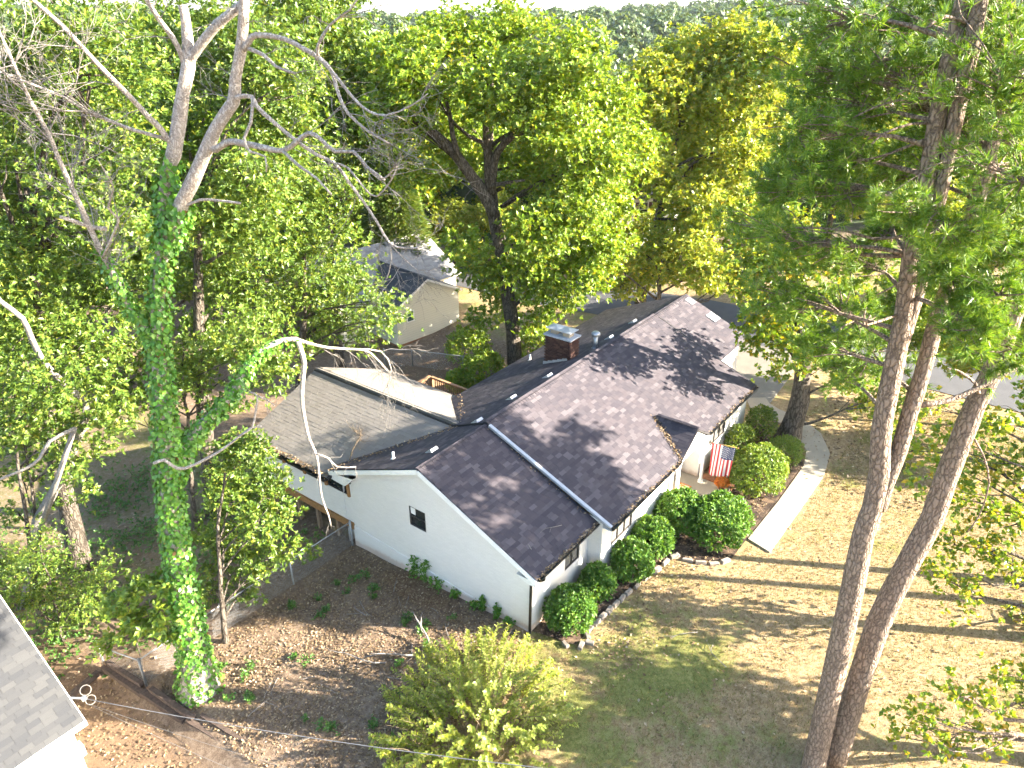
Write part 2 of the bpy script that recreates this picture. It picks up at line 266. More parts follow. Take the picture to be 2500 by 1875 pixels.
def curve_pts(a, b, bend=0.15, n=6, sag=0.0, seed=None):
    a = np.array(a, float); b = np.array(b, float); L = np.linalg.norm(b - a)
    off = rng.normal(0, bend*L, 3); off2 = rng.normal(0, bend*L*0.5, 3)
    out = []
    for i in range(n):
        t = i/(n - 1); out.append(a*(1 - t) + b*t + off*math.sin(math.pi*t)*0.7 + off2*math.sin(2*math.pi*t)*0.4 + np.array([0, 0, sag*L*math.sin(math.pi*t)]))
    return out
IVY_LIMBS = {
  'trunk': [(-7.569, 6.837, -1.035, 0.94), (-7.568, 6.837, -0.324, 0.68), (-7.495, 6.741, 1.038, 0.469), (-7.399, 6.616, 3.401, 0.389), (-7.286, 6.468, 5.543, 0.338), (-7.182, 6.332, 6.863, 0.317), (-7.052, 6.163, 8.346, 0.286), (-6.917, 5.986, 9.84, 0.246), (-6.833, 5.876, 10.917, 0.229), (-6.696, 5.698, 11.937, 0.205), (-6.523, 5.472, 12.903, 0.19), (-6.352, 5.249, 13.91, 0.185), (-6.187, 5.033, 14.889, 0.171), (-6.052, 4.857, 15.296, 0.169), (-5.902, 4.66, 15.917, 0.158), (-5.781, 4.502, 16.485, 0.147), (-5.656, 4.339, 16.975, 0.145), (-5.612, 4.282, 17.335, 0.119), (-5.586, 4.248, 17.858, 0.102), (-5.594, 4.259, 18.061, 0.086)],
  'right_stem': [(-6.38, 5.285, 13.367, 0.161), (-6.132, 4.78, 14.322, 0.15), (-5.98, 4.492, 14.743, 0.143), (-5.787, 4.109, 15.368, 0.134), (-5.623, 3.777, 15.895, 0.126), (-5.413, 3.382, 16.37, 0.119), (-5.383, 3.255, 16.77, 0.112), (-5.317, 3.066, 17.214, 0.105), (-5.271, 2.886, 17.726, 0.098), (-5.257, 2.767, 18.138, 0.091), (-5.244, 2.618, 18.657, 0.085), (-5.207, 2.438, 19.152, 0.078)],
  'b_upr': [(-5.634, 4.311, 17.071, 0.104), (-5.595, 4.191, 17.191, 0.098), (-5.38, 3.57, 17.72, 0.089), (-5.149, 2.961, 18.084, 0.081), (-5.002, 2.499, 18.465, 0.074)],
  'b_upl': [(-5.702, 4.4, 16.998, 0.064), (-5.748, 4.354, 17.194, 0.059), (-5.866, 4.333, 17.488, 0.053), (-6.052, 4.358, 17.81, 0.048), (-6.23, 4.361, 18.147, 0.042), (-6.385, 4.304, 18.541, 0.037)],
  'L1': [(-6.038, 4.839, 15.32, 0.072), (-6.054, 4.787, 15.467, 0.068), (-6.25, 4.807, 15.85, 0.063), (-6.389, 4.846, 16.051, 0.058), (-6.644, 4.898, 16.446, 0.054), (-6.98, 4.972, 16.917, 0.049), (-7.281, 5.013, 17.361, 0.044), (-7.551, 5.037, 17.755, 0.04), (-7.893, 5.096, 18.155, 0.035), (-8.136, 5.111, 18.466, 0.031)],
  'L2': [(-6.058, 4.865, 15.565, 0.046), (-6.174, 4.943, 15.646, 0.043), (-6.582, 5.233, 15.822, 0.039), (-6.923, 5.46, 16.031, 0.036), (-7.213, 5.649, 16.209, 0.032), (-7.46, 5.779, 16.465, 0.029), (-7.717, 5.938, 16.625, 0.025), (-8.092, 6.166, 16.852, 0.022), (-8.497, 6.405, 17.087, 0.019)],
  'LB': [(-6.843, 5.89, 10.706, 0.096), (-7.005, 5.909, 11.586, 0.089), (-7.155, 6.005, 11.95, 0.084), (-7.223, 6.022, 12.25, 0.079), (-7.292, 6.029, 12.595, 0.073), (-7.4, 6.041, 13.116, 0.068), (-7.522, 6.04, 13.74, 0.062), (-7.64, 6.016, 14.407, 0.057), (-7.739, 6.001, 14.924, 0.052), (-7.836, 5.97, 15.47, 0.047), (-7.898, 5.936, 15.86, 0.043), (-8.032, 5.948, 16.36, 0.038), (-8.134, 5.915, 16.867, 0.034), (-8.222, 5.875, 17.325, 0.029), (-8.312, 5.835, 17.77, 0.025)],
  'LBa': [(-7.493, 5.916, 13.282, 0.031), (-7.366, 5.348, 13.933, 0.027), (-7.337, 5.147, 14.197, 0.024), (-7.487, 5.147, 14.436, 0.021), (-7.444, 4.813, 14.863, 0.017), (-7.547, 4.741, 15.15, 0.014), (-7.665, 4.661, 15.461, 0.012)],
  'stub': [(-8.036, 6.132, 14.226, 0.038), (-7.814, 6.086, 14.092, 0.044), (-7.515, 6.019, 13.908, 0.05), (-7.256, 5.935, 13.829, 0.056)],
  'R1': [(-5.725, 3.936, 15.53, 0.079), (-5.714, 3.837, 15.45, 0.074), (-5.61, 3.488, 15.629, 0.069), (-5.505, 3.14, 15.617, 0.064), (-5.355, 2.613, 15.555, 0.059), (-5.247, 2.238, 15.531, 0.054), (-5.163, 1.907, 15.72, 0.049), (-5.091, 1.61, 15.895, 0.044), (-5.035, 1.362, 15.814, 0.04), (-4.989, 1.025, 15.603, 0.035), (-4.883, 0.631, 15.629, 0.031), (-4.866, 0.331, 15.385, 0.027), (-4.803, -0.065, 15.185, 0.023)],
  'R1b': [(-5.277, 2.2, 15.524, 0.036), (-5.237, 1.81, 15.275, 0.03), (-5.176, 1.423, 15.094, 0.025), (-5.157, 1.056, 14.821, 0.02)],
  'R1c': [(-4.791, 0.414, 15.364, 0.019), (-4.789, 0.06, 15.159, 0.016), (-4.764, -0.258, 15.378, 0.014), (-4.729, -0.489, 15.436, 0.011)],
  'R2': [(-5.442, 3.238, 16.442, 0.052), (-5.404, 3.151, 16.474, 0.049), (-5.304, 2.924, 16.479, 0.046), (-5.294, 2.816, 16.307, 0.043), (-5.197, 2.502, 16.042, 0.041), (-5.07, 2.117, 15.749, 0.038), (-4.913, 1.671, 15.465, 0.035), (-4.775, 1.32, 15.32, 0.032), (-4.711, 1.026, 14.963, 0.03), (-4.649, 0.756, 14.64, 0.027), (-4.595, 0.482, 14.277, 0.024), (-4.55, 0.21, 13.879, 0.022), (-4.428, -0.087, 13.804, 0.019), (-4.293, -0.401, 13.844, 0.016)],
  'R2b': [(-5.299, 2.887, 16.452, 0.039), (-5.442, 2.884, 16.009, 0.035), (-5.592, 2.956, 15.739, 0.03), (-5.587, 2.842, 15.502, 0.026), (-5.46, 2.556, 15.42, 0.021), (-5.516, 2.512, 15.136, 0.016)],
  'R2c': [(-4.817, 1.27, 15.332, 0.024), (-4.749, 0.983, 15.269, 0.021), (-4.734, 0.59, 14.93, 0.019), (-4.688, 0.319, 14.803, 0.016), (-4.64, -0.055, 15.148, 0.014), (-4.654, -0.259, 15.434, 0.011)],
  'R2d': [(-4.666, 0.086, 13.929, 0.016), (-4.663, 0.082, 13.592, 0.012), (-4.735, 0.176, 13.214, 0.008)],
  'R2e': [(-4.666, 0.086, 13.929, 0.016), (-4.52, -0.105, 13.632, 0.012), (-4.359, -0.315, 13.38, 0.008)],
  'R3': [(-5.317, 2.909, 17.318, 0.065), (-5.287, 2.732, 17.475, 0.06), (-5.242, 2.559, 17.567, 0.055), (-5.084, 2.001, 17.511, 0.05), (-4.991, 1.593, 17.355, 0.045), (-4.919, 1.246, 17.2, 0.041), (-4.899, 0.985, 16.985, 0.036), (-4.971, 0.783, 16.638, 0.032), (-5.005, 0.535, 16.318, 0.027), (-4.947, 0.103, 16.039, 0.023), (-4.866, -0.311, 15.864, 0.018)],
  'R3b': [(-4.987, 1.163, 17.207, 0.033), (-4.95, 0.845, 16.941, 0.029), (-4.92, 0.451, 16.572, 0.026), (-4.861, 0.121, 16.362, 0.022), (-4.769, -0.203, 16.321, 0.018), (-4.643, -0.665, 16.484, 0.014), (-4.564, -1.034, 16.712, 0.01)],
  'R4': [(-5.304, 2.893, 17.353, 0.042), (-5.235, 2.458, 17.23, 0.035), (-5.22, 2.134, 17.039, 0.029), (-5.153, 1.708, 16.942, 0.022)],
  'R5': [(-5.006, 1.188, 17.254, 0.033), (-5.041, 1.103, 17.425, 0.028), (-5.013, 0.774, 17.748, 0.023), (-4.92, 0.333, 17.982, 0.018), (-4.899, 0.061, 18.219, 0.014)],
  'R6': [(-6.142, 4.809, 14.198, 0.035), (-5.973, 4.312, 14.427, 0.031), (-5.813, 3.83, 14.447, 0.028), (-5.661, 3.359, 14.433, 0.025)],
  'S2': [(-7.069, 6.185, 7.243, 0.209), (-6.761, 6.287, 7.627, 0.199), (-6.451, 6.349, 7.969, 0.188), (-6.075, 6.319, 8.219, 0.177), (-5.75, 6.288, 8.437, 0.166), (-5.339, 6.219, 8.646, 0.155), (-4.929, 6.182, 8.949, 0.143), (-4.526, 6.195, 9.344, 0.132), (-4.17, 6.166, 9.629, 0.12), (-3.763, 6.068, 9.809, 0.108), (-3.38, 5.951, 9.886, 0.096), (-3.018, 5.83, 9.815, 0.085)],
  'S2h': [(-3.018, 5.83, 9.815, 0.085), (-3.016, 5.752, 9.525, 0.079), (-3.024, 5.665, 9.126, 0.073), (-3.164, 5.703, 8.518, 0.068), (-3.268, 5.699, 7.908, 0.062), (-3.312, 5.61, 7.274, 0.056), (-3.325, 5.532, 6.856, 0.05), (-3.285, 5.364, 6.37, 0.044), (-3.322, 5.304, 5.874, 0.038), (-3.406, 5.232, 5.018, 0.031), (-3.38, 5.061, 4.39, 0.025), (-3.391, 5.0, 4.028, 0.019)],
  'S2i': [(-3.408, 5.186, 6.528, 0.035), (-3.222, 4.896, 6.392, 0.029), (-3.109, 4.702, 6.114, 0.024), (-2.806, 4.236, 6.139, 0.018)],
  'S2r': [(-3.018, 5.83, 9.815, 0.056), (-2.837, 5.714, 9.682, 0.05), (-2.351, 5.387, 9.432, 0.044), (-1.739, 4.954, 9.276, 0.037), (-1.409, 4.724, 9.102, 0.031), (-1.018, 4.533, 8.441, 0.024)],
  'S2s': [(-1.663, 5.046, 9.223, 0.029), (-1.125, 4.602, 9.083, 0.024), (-0.886, 4.495, 8.467, 0.018), (-0.909, 4.719, 7.797, 0.012)],
  'gray': [(-7.681, 5.668, 8.251, 0.044), (-7.493, 5.495, 8.314, 0.042), (-7.371, 5.403, 8.11, 0.04), (-7.182, 5.235, 8.006, 0.037), (-6.767, 4.853, 8.235, 0.035), (-6.441, 4.556, 8.475, 0.032), (-6.094, 4.247, 8.813, 0.03), (-5.897, 4.071, 8.977, 0.027), (-5.773, 4.011, 9.371, 0.025), (-5.668, 3.975, 9.76, 0.022), (-5.741, 4.122, 9.843, 0.019)],
  'grayb': [(-5.65, 4.003, 9.743, 0.02), (-5.534, 3.852, 9.653, 0.017), (-5.427, 3.711, 9.463, 0.015)],
  'grayc': [(-6.04, 4.348, 8.728, 0.025), (-5.881, 4.214, 8.896, 0.02), (-5.664, 4.02, 8.92, 0.015)],
}
PINE_LIMBS = {
  'A': [(0.576, -8.798, -0.584, 0.306), (0.571, -8.79, 0.082, 0.296), (0.504, -8.704, 3.006, 0.27), (0.459, -8.645, 5.549, 0.248), (0.392, -8.558, 7.79, 0.228), (0.425, -8.6, 8.454, 0.219), (0.391, -8.556, 9.421, 0.209), (0.286, -8.419, 10.288, 0.199), (0.248, -8.369, 11.303, 0.188), (0.223, -8.337, 12.248, 0.178), (0.203, -8.31, 12.857, 0.171), (0.155, -8.248, 13.606, 0.162), (0.09, -8.162, 14.46, 0.154), (0.085, -8.156, 15.424, 0.145), (0.044, -8.103, 16.32, 0.136), (0.021, -8.073, 17.166, 0.128), (0.021, -8.073, 17.83, 0.122), (0.016, -8.066, 18.581, 0.115), (0.006, -8.053, 19.466, 0.107)],
  'A2': [(0.505, -8.705, 8.485, 0.174), (0.526, -8.709, 9.104, 0.169), (0.6, -8.773, 9.915, 0.163), (0.632, -8.779, 10.774, 0.157), (0.679, -8.806, 11.582, 0.152), (0.705, -8.798, 12.512, 0.146), (0.742, -8.813, 13.202, 0.141), (0.819, -8.878, 13.901, 0.136), (0.881, -8.902, 14.965, 0.13), (0.896, -8.895, 15.441, 0.126), (0.917, -8.882, 16.14, 0.122), (0.971, -8.918, 16.719, 0.118), (1.045, -8.979, 17.275, 0.114), (1.153, -9.057, 18.192, 0.109)],
  'A3': [(0.257, -8.381, 12.205, 0.132), (0.256, -8.406, 12.879, 0.132), (0.255, -8.436, 13.617, 0.131), (0.194, -8.402, 14.643, 0.129), (0.149, -8.389, 15.59, 0.127), (0.08, -8.352, 16.619, 0.125), (0.04, -8.345, 17.441, 0.123), (-0.025, -8.298, 18.085, 0.122), (-0.067, -8.287, 18.783, 0.121)],
  'B': [(1.166, -9.157, -0.949, 0.324), (1.176, -9.142, -0.293, 0.313), (1.282, -9.166, 2.21, 0.29), (1.439, -9.236, 4.784, 0.268), (1.658, -9.422, 6.432, 0.252), (1.885, -9.628, 7.788, 0.239), (1.948, -9.641, 8.812, 0.227), (2.038, -9.695, 9.724, 0.217), (2.126, -9.743, 10.602, 0.207), (2.217, -9.822, 11.103, 0.2), (2.285, -9.87, 11.6, 0.192), (2.333, -9.881, 12.231, 0.184), (2.378, -9.888, 12.858, 0.177), (2.424, -9.862, 13.86, 0.167), (2.473, -9.795, 15.29, 0.156)],
  'd1': [(-0.024, -8.013, 16.663, 0.03), (-0.131, -7.508, 16.615, 0.024), (-0.202, -7.097, 16.445, 0.017), (-0.252, -6.73, 16.204, 0.011)],
  'd2': [(0.034, -8.09, 16.281, 0.03), (-0.367, -7.8, 16.285, 0.023), (-0.776, -7.527, 16.17, 0.017), (-0.989, -7.411, 16.015, 0.01)],
  'd3': [(-0.013, -8.028, 16.022, 0.034), (-0.086, -7.719, 15.856, 0.027), (-0.177, -7.365, 15.683, 0.019), (-0.287, -7.013, 15.599, 0.011)],
  'd4': [(0.064, -8.129, 14.423, 0.036), (0.064, -8.097, 14.388, 0.031), (-0.046, -7.563, 14.255, 0.026), (-0.185, -7.002, 14.367, 0.021), (-0.385, -6.227, 14.315, 0.015)],
  'd5': [(0.029, -8.247, 17.071, 0.029), (-0.131, -7.638, 16.794, 0.02), (-0.232, -7.249, 16.569, 0.01)],
  'd6': [(0.19, -8.294, 13.706, 0.026), (-0.126, -8.07, 13.477, 0.018), (-0.379, -7.879, 13.354, 0.011)],
  'd7': [(0.167, -8.263, 12.914, 0.03), (-0.619, -7.875, 12.843, 0.022), (-0.727, -7.918, 13.079, 0.015)],
  'd8': [(2.354, -10.461, 11.634, 0.028), (2.074, -10.168, 11.54, 0.036), (1.655, -9.745, 11.209, 0.045), (1.24, -9.32, 10.954, 0.053), (0.842, -8.898, 10.888, 0.061)],
  'd9': [(1.94, -9.757, 10.963, 0.042), (1.759, -9.644, 11.236, 0.031), (1.347, -9.336, 11.582, 0.021), (1.092, -9.142, 11.67, 0.012)],
  'd10': [(0.838, -8.975, 12.579, 0.031), (1.195, -9.132, 12.833, 0.021), (1.629, -9.35, 13.08, 0.012)],
  'd11': [(0.353, -8.506, 15.887, 0.031), (0.843, -8.788, 16.048, 0.021), (1.173, -8.919, 16.318, 0.01)],
  'd12': [(0.054, -8.28, 17.746, 0.038), (-0.394, -7.961, 17.865, 0.026), (-0.711, -7.775, 17.702, 0.016)],
  'd13': [(2.123, -9.831, 9.934, 0.026), (2.34, -10.151, 9.437, 0.023), (2.514, -10.422, 8.716, 0.02), (2.487, -10.44, 7.861, 0.017), (2.373, -10.321, 7.422, 0.014)],
}
PINE_SPRAYS = [
  (-0.59,-6.47,17.74,1.13,0.46),
  (0.24,-7.01,17.16,1.04,0.42),
  (0.87,-5.78,16.80,1.07,0.46),
  (0.83,-6.53,16.42,1.12,0.45),
  (-0.80,-6.17,16.02,0.85,0.49),
  (0.50,-6.64,15.53,1.13,0.53),
  (-0.09,-5.71,15.07,0.69,0.46),
  (-0.23,-6.67,15.00,1.03,0.44),
  (0.32,-5.31,13.98,0.91,0.41),
  (-0.51,-6.48,14.04,0.91,0.42),
  (0.79,-7.17,13.53,0.88,0.40),
  (0.32,-6.10,12.75,0.75,0.42),
  (0.81,-7.06,12.46,1.00,0.50),
  (1.72,-7.68,11.39,0.96,0.52),
  (1.76,-7.18,10.84,0.72,0.41),
  (-0.93,-8.24,15.01,0.60,0.33),
  (-1.61,-8.90,15.00,0.68,0.37),
  (-0.58,-9.41,14.59,0.72,0.46),
  (-0.94,-8.83,14.30,0.60,0.33),
  (-0.96,-9.74,13.94,0.71,0.45),
  (-1.55,-9.63,13.55,0.57,0.32),
  (2.65,-7.49,15.70,0.48,0.73),
  (1.31,-8.19,16.14,0.51,0.58),
  (-0.70,-10.02,12.93,0.61,0.40),
  (3.41,-8.78,14.94,0.74,0.49),
  (1.57,-7.48,15.09,0.63,0.47),
  (1.24,-7.47,14.12,0.71,0.40),
  (1.65,-6.91,17.69,0.81,0.37),
  (0.91,-8.63,17.37,0.53,0.60),
  (-0.65,-9.18,13.87,0.61,0.34),
  (0.40,-6.72,11.89,0.59,0.34),
]
PALE_LIMBS = {
  'o1': [(-7.528, 13.363, 11.147, 0.069), (-7.375, 13.392, 10.547, 0.074), (-7.017, 13.216, 9.946, 0.08), (-6.926, 13.314, 9.279, 0.086), (-6.806, 13.393, 8.543, 0.092), (-6.598, 13.348, 7.892, 0.098), (-6.308, 13.209, 7.274, 0.104), (-6.034, 13.057, 6.75, 0.111)],
  'o2': [(-9.647, 11.196, 6.393, 0.034), (-9.414, 11.22, 6.457, 0.038), (-8.743, 11.24, 6.443, 0.044), (-8.33, 11.254, 6.565, 0.049), (-7.915, 11.354, 6.897, 0.054), (-7.223, 11.321, 6.991, 0.06)],
}
BLOBS = {
  'OAK': [(11.03, 14.45, 15.41, 1.96), (14.32, 14.42, 16.25, 1.89), (16.27, 13.05, 16.72, 1.72), (14.45, 8.82, 15.75, 1.74), (10.48, 15.38, 13.36, 1.66), (16.02, 17.13, 13.21, 2.32), (12.98, 11.23, 14.6, 1.96), (14.75, 9.6, 13.51, 2.02), (21.02, 10.83, 13.15, 1.91), (19.86, 8.6, 11.49, 1.64), (17.23, 9.11, 11.23, 1.77), (16.24, 12.04, 11.06, 1.62), (14.83, 15.63, 11.28, 1.45), (16.25, 9.32, 9.02, 1.79), (14.38, 10.18, 8.28, 1.57), (20.34, 9.88, 8.33, 1.53), (15.67, 14.62, 5.23, 1.56), (16.27, 12.02, 5.36, 1.73), (19.77, 10.95, 5.57, 1.81), (17.42, 10.94, 3.88, 1.33), (18.05, 15.09, 2.26, 1.2), (12.56, 13.31, 7.36, 1.01), (18.98, 8.96, 6.58, 1.5), (16.38, 11.54, 2.4, 0.89), (17.3, 8.84, 5.05, 0.95), (14.93, 14.68, 2.11, 0.8), (11.39, 15.2, 10.88, 1.16), (13.66, 18.76, 14.49, 1.43), (15.43, 17.21, 16.49, 1.21)],
  'TULIP': [(25.02, 9.94, 14.08, 1.78), (28.18, 9.15, 15.17, 1.95), (28.43, 6.95, 15.84, 1.78), (28.71, 4.68, 15.09, 1.75), (28.68, 12.73, 11.32, 1.76), (27.59, 9.56, 12.37, 2.0), (27.63, 6.72, 13.21, 1.91), (32.21, 5.93, 11.93, 1.95), (25.66, 9.83, 9.19, 1.66), (30.98, 9.78, 9.33, 2.18), (28.54, 6.22, 10.3, 1.88), (26.55, 7.0, 7.52, 1.89), (28.65, 5.92, 7.75, 1.68), (30.42, 5.04, 5.54, 1.75), (28.19, 9.17, 5.88, 1.52), (29.36, 11.95, 4.64, 1.34)],
  'LOWMAPLE': [(25.19, 9.61, 3.43, 1.37), (25.17, 7.53, 4.36, 1.56), (25.25, 5.51, 4.24, 1.53), (26.68, 4.5, 3.3, 1.32), (25.12, 11.48, 2.28, 1.28), (24.07, 9.68, 4.98, 1.2), (25.68, 8.94, 5.22, 1.22), (24.72, 6.43, 5.65, 1.28), (21.58, 10.41, 4.74, 0.93)],
  'FRONT': [(16.42, 0.57, 9.41, 0.95), (16.12, -0.56, 10.67, 0.91), (14.53, -0.15, 8.43, 0.91), (15.36, -1.17, 8.58, 1.08), (15.27, -2.41, 9.18, 0.88), (14.48, -0.89, 7.02, 0.92), (14.75, -2.11, 7.22, 1.07), (18.66, -2.4, 6.08, 1.0), (16.02, -1.16, 4.9, 0.98), (15.64, -2.67, 5.06, 0.94), (18.77, -3.13, 3.84, 0.83), (14.66, -0.98, 5.89, 0.6), (16.82, -4.6, 3.63, 0.78), (19.66, -5.12, 1.58, 0.75), (17.97, -1.17, 9.35, 0.87), (15.95, -3.67, 8.07, 0.73), (17.65, -1.28, 2.71, 0.57)],
  'LA': [(-5.11, 12.88, 17.02, 1.19), (-4.43, 11.29, 17.6, 1.15), (-4.03, 10.22, 16.76, 1.15), (-5.25, 13.81, 15.11, 1.26), (-3.47, 14.62, 15.31, 1.36), (-3.2, 12.58, 14.63, 1.32), (-4.45, 16.82, 12.62, 1.46), (-4.69, 12.53, 13.12, 1.3), (-3.83, 12.12, 12.04, 1.1), (-6.08, 14.64, 11.37, 1.23), (-4.07, 17.22, 9.5, 1.43), (-3.1, 15.69, 8.95, 1.29), (-6.23, 15.43, 8.83, 1.31), (-5.11, 14.66, 8.06, 1.22), (-6.92, 16.14, 6.67, 1.09), (-5.46, 17.36, 5.18, 1.04), (-5.56, 12.38, 7.13, 0.71), (-6.26, 13.5, 16.27, 1.18), (-6.25, 15.92, 13.31, 1.34), (-7.13, 15.92, 10.37, 1.38)],
  'LB': [(0.48, 15.26, 16.94, 1.5), (1.26, 13.48, 17.43, 1.33), (1.48, 11.79, 16.74, 1.31), (0.68, 13.67, 15.48, 1.5), (1.7, 12.55, 14.94, 1.52), (-0.0, 15.42, 14.38, 1.27), (0.91, 15.29, 13.16, 1.48), (-0.06, 10.93, 13.51, 1.43), (2.11, 11.54, 14.05, 1.25), (-1.05, 12.17, 11.95, 1.34), (0.66, 12.12, 11.03, 1.43), (-0.07, 15.55, 9.38, 1.39), (1.15, 14.75, 8.39, 1.43), (-0.26, 15.59, 6.77, 1.28), (-1.07, 11.42, 8.09, 0.85), (1.36, 10.6, 15.84, 1.16), (-2.45, 14.15, 6.27, 0.74), (-0.32, 17.42, 12.08, 1.06)],
  'LC': [(3.47, 13.32, 11.47, 1.4), (4.56, 12.49, 11.38, 1.03), (3.39, 14.68, 9.33, 1.48), (3.71, 12.52, 9.64, 1.35), (6.12, 14.17, 7.1, 1.35), (4.46, 14.95, 6.86, 1.5), (2.52, 14.66, 6.79, 1.01), (5.03, 13.39, 5.91, 1.14), (4.83, 11.16, 7.06, 0.83), (4.26, 15.06, 4.98, 0.81), (4.87, 12.02, 5.37, 0.6), (5.0, 10.7, 6.4, 0.47)],
  'LD': [(10.21, 20.55, 17.12, 1.7), (12.59, 20.33, 15.98, 1.8), (12.39, 21.13, 13.29, 1.88), (12.73, 18.64, 14.56, 1.2), (12.78, 20.67, 11.06, 1.72), (12.7, 18.85, 10.23, 1.26), (10.33, 20.49, 15.19, 1.36), (11.07, 20.74, 12.09, 1.64), (10.57, 21.91, 18.47, 1.72), (13.1, 22.03, 18.3, 1.81)],
  'LE': [(-4.58, 7.79, 6.1, 0.67), (-4.15, 7.16, 6.27, 0.61), (-4.62, 8.87, 4.49, 0.71), (-3.68, 8.56, 4.25, 0.79), (-3.29, 7.93, 4.14, 0.59), (-4.62, 9.19, 2.74, 0.74), (-4.35, 7.38, 3.58, 0.7), (-3.3, 7.71, 3.27, 0.47), (-4.62, 9.15, 1.38, 0.76), (-4.36, 7.56, 2.02, 0.6), (-4.57, 8.58, 0.4, 0.48), (-3.9, 6.75, 2.7, 0.42), (-2.95, 7.24, 1.58, 0.3), (-5.05, 9.79, 0.27, 0.49)],
  'LF': [(-9.05, 13.63, 1.93, 0.86), (-8.46, 12.78, 1.28, 0.87), (-9.51, 13.18, 0.97, 0.72), (-8.52, 12.92, -0.18, 0.76), (-7.9, 11.03, 2.15, 0.58), (-8.76, 11.93, 3.41, 0.56), (-8.2, 11.7, 0.99, 0.59)],
  'SAP': [(-8.61, 7.68, 3.25, 0.43), (-8.26, 7.01, 3.07, 0.45), (-8.23, 7.29, 3.78, 0.39), (-7.83, 6.77, 3.93, 0.34), (-9.15, 8.13, 1.95, 0.28), (-7.93, 6.92, 2.1, 0.29), (-8.57, 7.49, 2.42, 0.34)],
  'LG': [(-7.57, 15.66, 5.1, 0.88), (-7.03, 13.78, 5.83, 0.78), (-7.69, 15.99, 3.72, 0.7), (-6.73, 13.73, 4.61, 0.74), (-8.23, 16.05, 2.64, 0.49), (-7.37, 15.24, 2.67, 0.5), (-6.53, 13.73, 3.6, 0.48), (-7.2, 13.93, 6.76, 0.77), (-5.87, 14.08, 4.68, 0.63), (-5.92, 11.83, 6.3, 0.51)],
  'RIGHT': [(5.52, -8.5, 8.57, 0.48), (6.81, -9.3, 7.49, 0.5), (5.83, -10.07, 8.48, 0.57), (4.65, -8.03, 8.44, 0.37), (6.91, -8.44, 6.59, 0.47), (7.84, -9.71, 5.91, 0.59), (8.11, -10.65, 6.14, 0.64), (7.96, -9.4, 4.84, 0.51), (8.34, -10.48, 4.64, 0.61), (7.62, -11.34, 4.88, 0.52), (7.71, -10.1, 3.48, 0.52), (7.5, -11.02, 3.78, 0.53), (7.9, -9.92, 2.15, 0.46), (7.41, -10.72, 2.44, 0.44), (7.41, -11.64, 3.4, 0.42), (10.17, -12.39, 0.13, 0.48), (6.53, -8.38, 5.79, 0.33), (8.95, -11.32, 6.65, 0.7), (8.93, -12.02, 4.83, 0.71), (9.04, -11.29, 8.19, 0.79), (7.58, -10.7, 1.49, 0.28)],
  'CORNER': [(0.92, -10.73, 3.15, 0.36), (0.54, -11.07, 4.55, 0.32), (1.65, -11.71, 3.56, 0.38), (0.98, -10.41, 2.12, 0.32), (1.49, -11.25, 1.96, 0.38), (2.3, -12.15, 2.12, 0.4), (1.83, -12.04, 4.43, 0.32), (2.86, -12.75, 3.44, 0.58), (1.86, -12.71, 5.6, 0.61)],
  'CEDAR': [(20.9, 25.69, 6.49, 1.63)],
  'LH': [(-3.16, 15.44, 6.82, 0.96), (-4.27, 15.97, 4.6, 0.83), (-1.79, 14.47, 5.4, 0.85), (-1.18, 13.13, 5.04, 0.77), (-0.29, 11.88, 5.91, 0.83), (0.73, 11.95, 6.18, 0.77), (-0.9, 11.72, 7.01, 0.8), (-1.17, 13.65, 6.75, 0.98), (-3.36, 15.84, 5.11, 0.76), (-3.84, 16.85, 6.02, 0.91)],
  'LI': [(-7.67, 13.53, 6.96, 0.75), (-7.03, 11.73, 8.36, 0.77), (-7.68, 13.58, 8.47, 0.73), (-6.53, 13.0, 6.18, 0.58), (-7.44, 12.36, 7.93, 0.72), (-8.36, 13.15, 6.7, 0.61)],
}
OAK_LIMBS = {
  'left': [(14.797, 13.141, 8.542, 0.351), (14.302, 13.371, 9.628, 0.314), (13.774, 13.686, 10.474, 0.279), (13.085, 14.08, 11.596, 0.244), (12.287, 14.595, 12.584, 0.21), (11.532, 15.124, 13.261, 0.178), (10.945, 15.54, 13.735, 0.148)],
  'left_b': [(13.04, 13.791, 11.444, 0.155), (12.781, 13.894, 12.493, 0.127), (12.628, 13.884, 13.416, 0.1), (12.408, 13.959, 14.313, 0.074)],
  'right': [(14.589, 13.083, 9.613, 0.243), (14.423, 12.792, 11.057, 0.207), (14.535, 12.241, 12.048, 0.174), (14.993, 11.14, 12.737, 0.143), (15.613, 9.734, 13.143, 0.113), (16.19, 8.362, 13.715, 0.083)],
  'up': [(14.606, 13.226, 9.591, 0.244), (14.303, 13.066, 11.43, 0.197), (14.03, 12.929, 12.975, 0.153), (13.9, 12.668, 14.261, 0.112)],
  'stub': [(14.376, 13.033, 9.959, 0.12), (14.542, 12.269, 10.185, 0.089), (14.769, 11.203, 10.416, 0.059)],
}
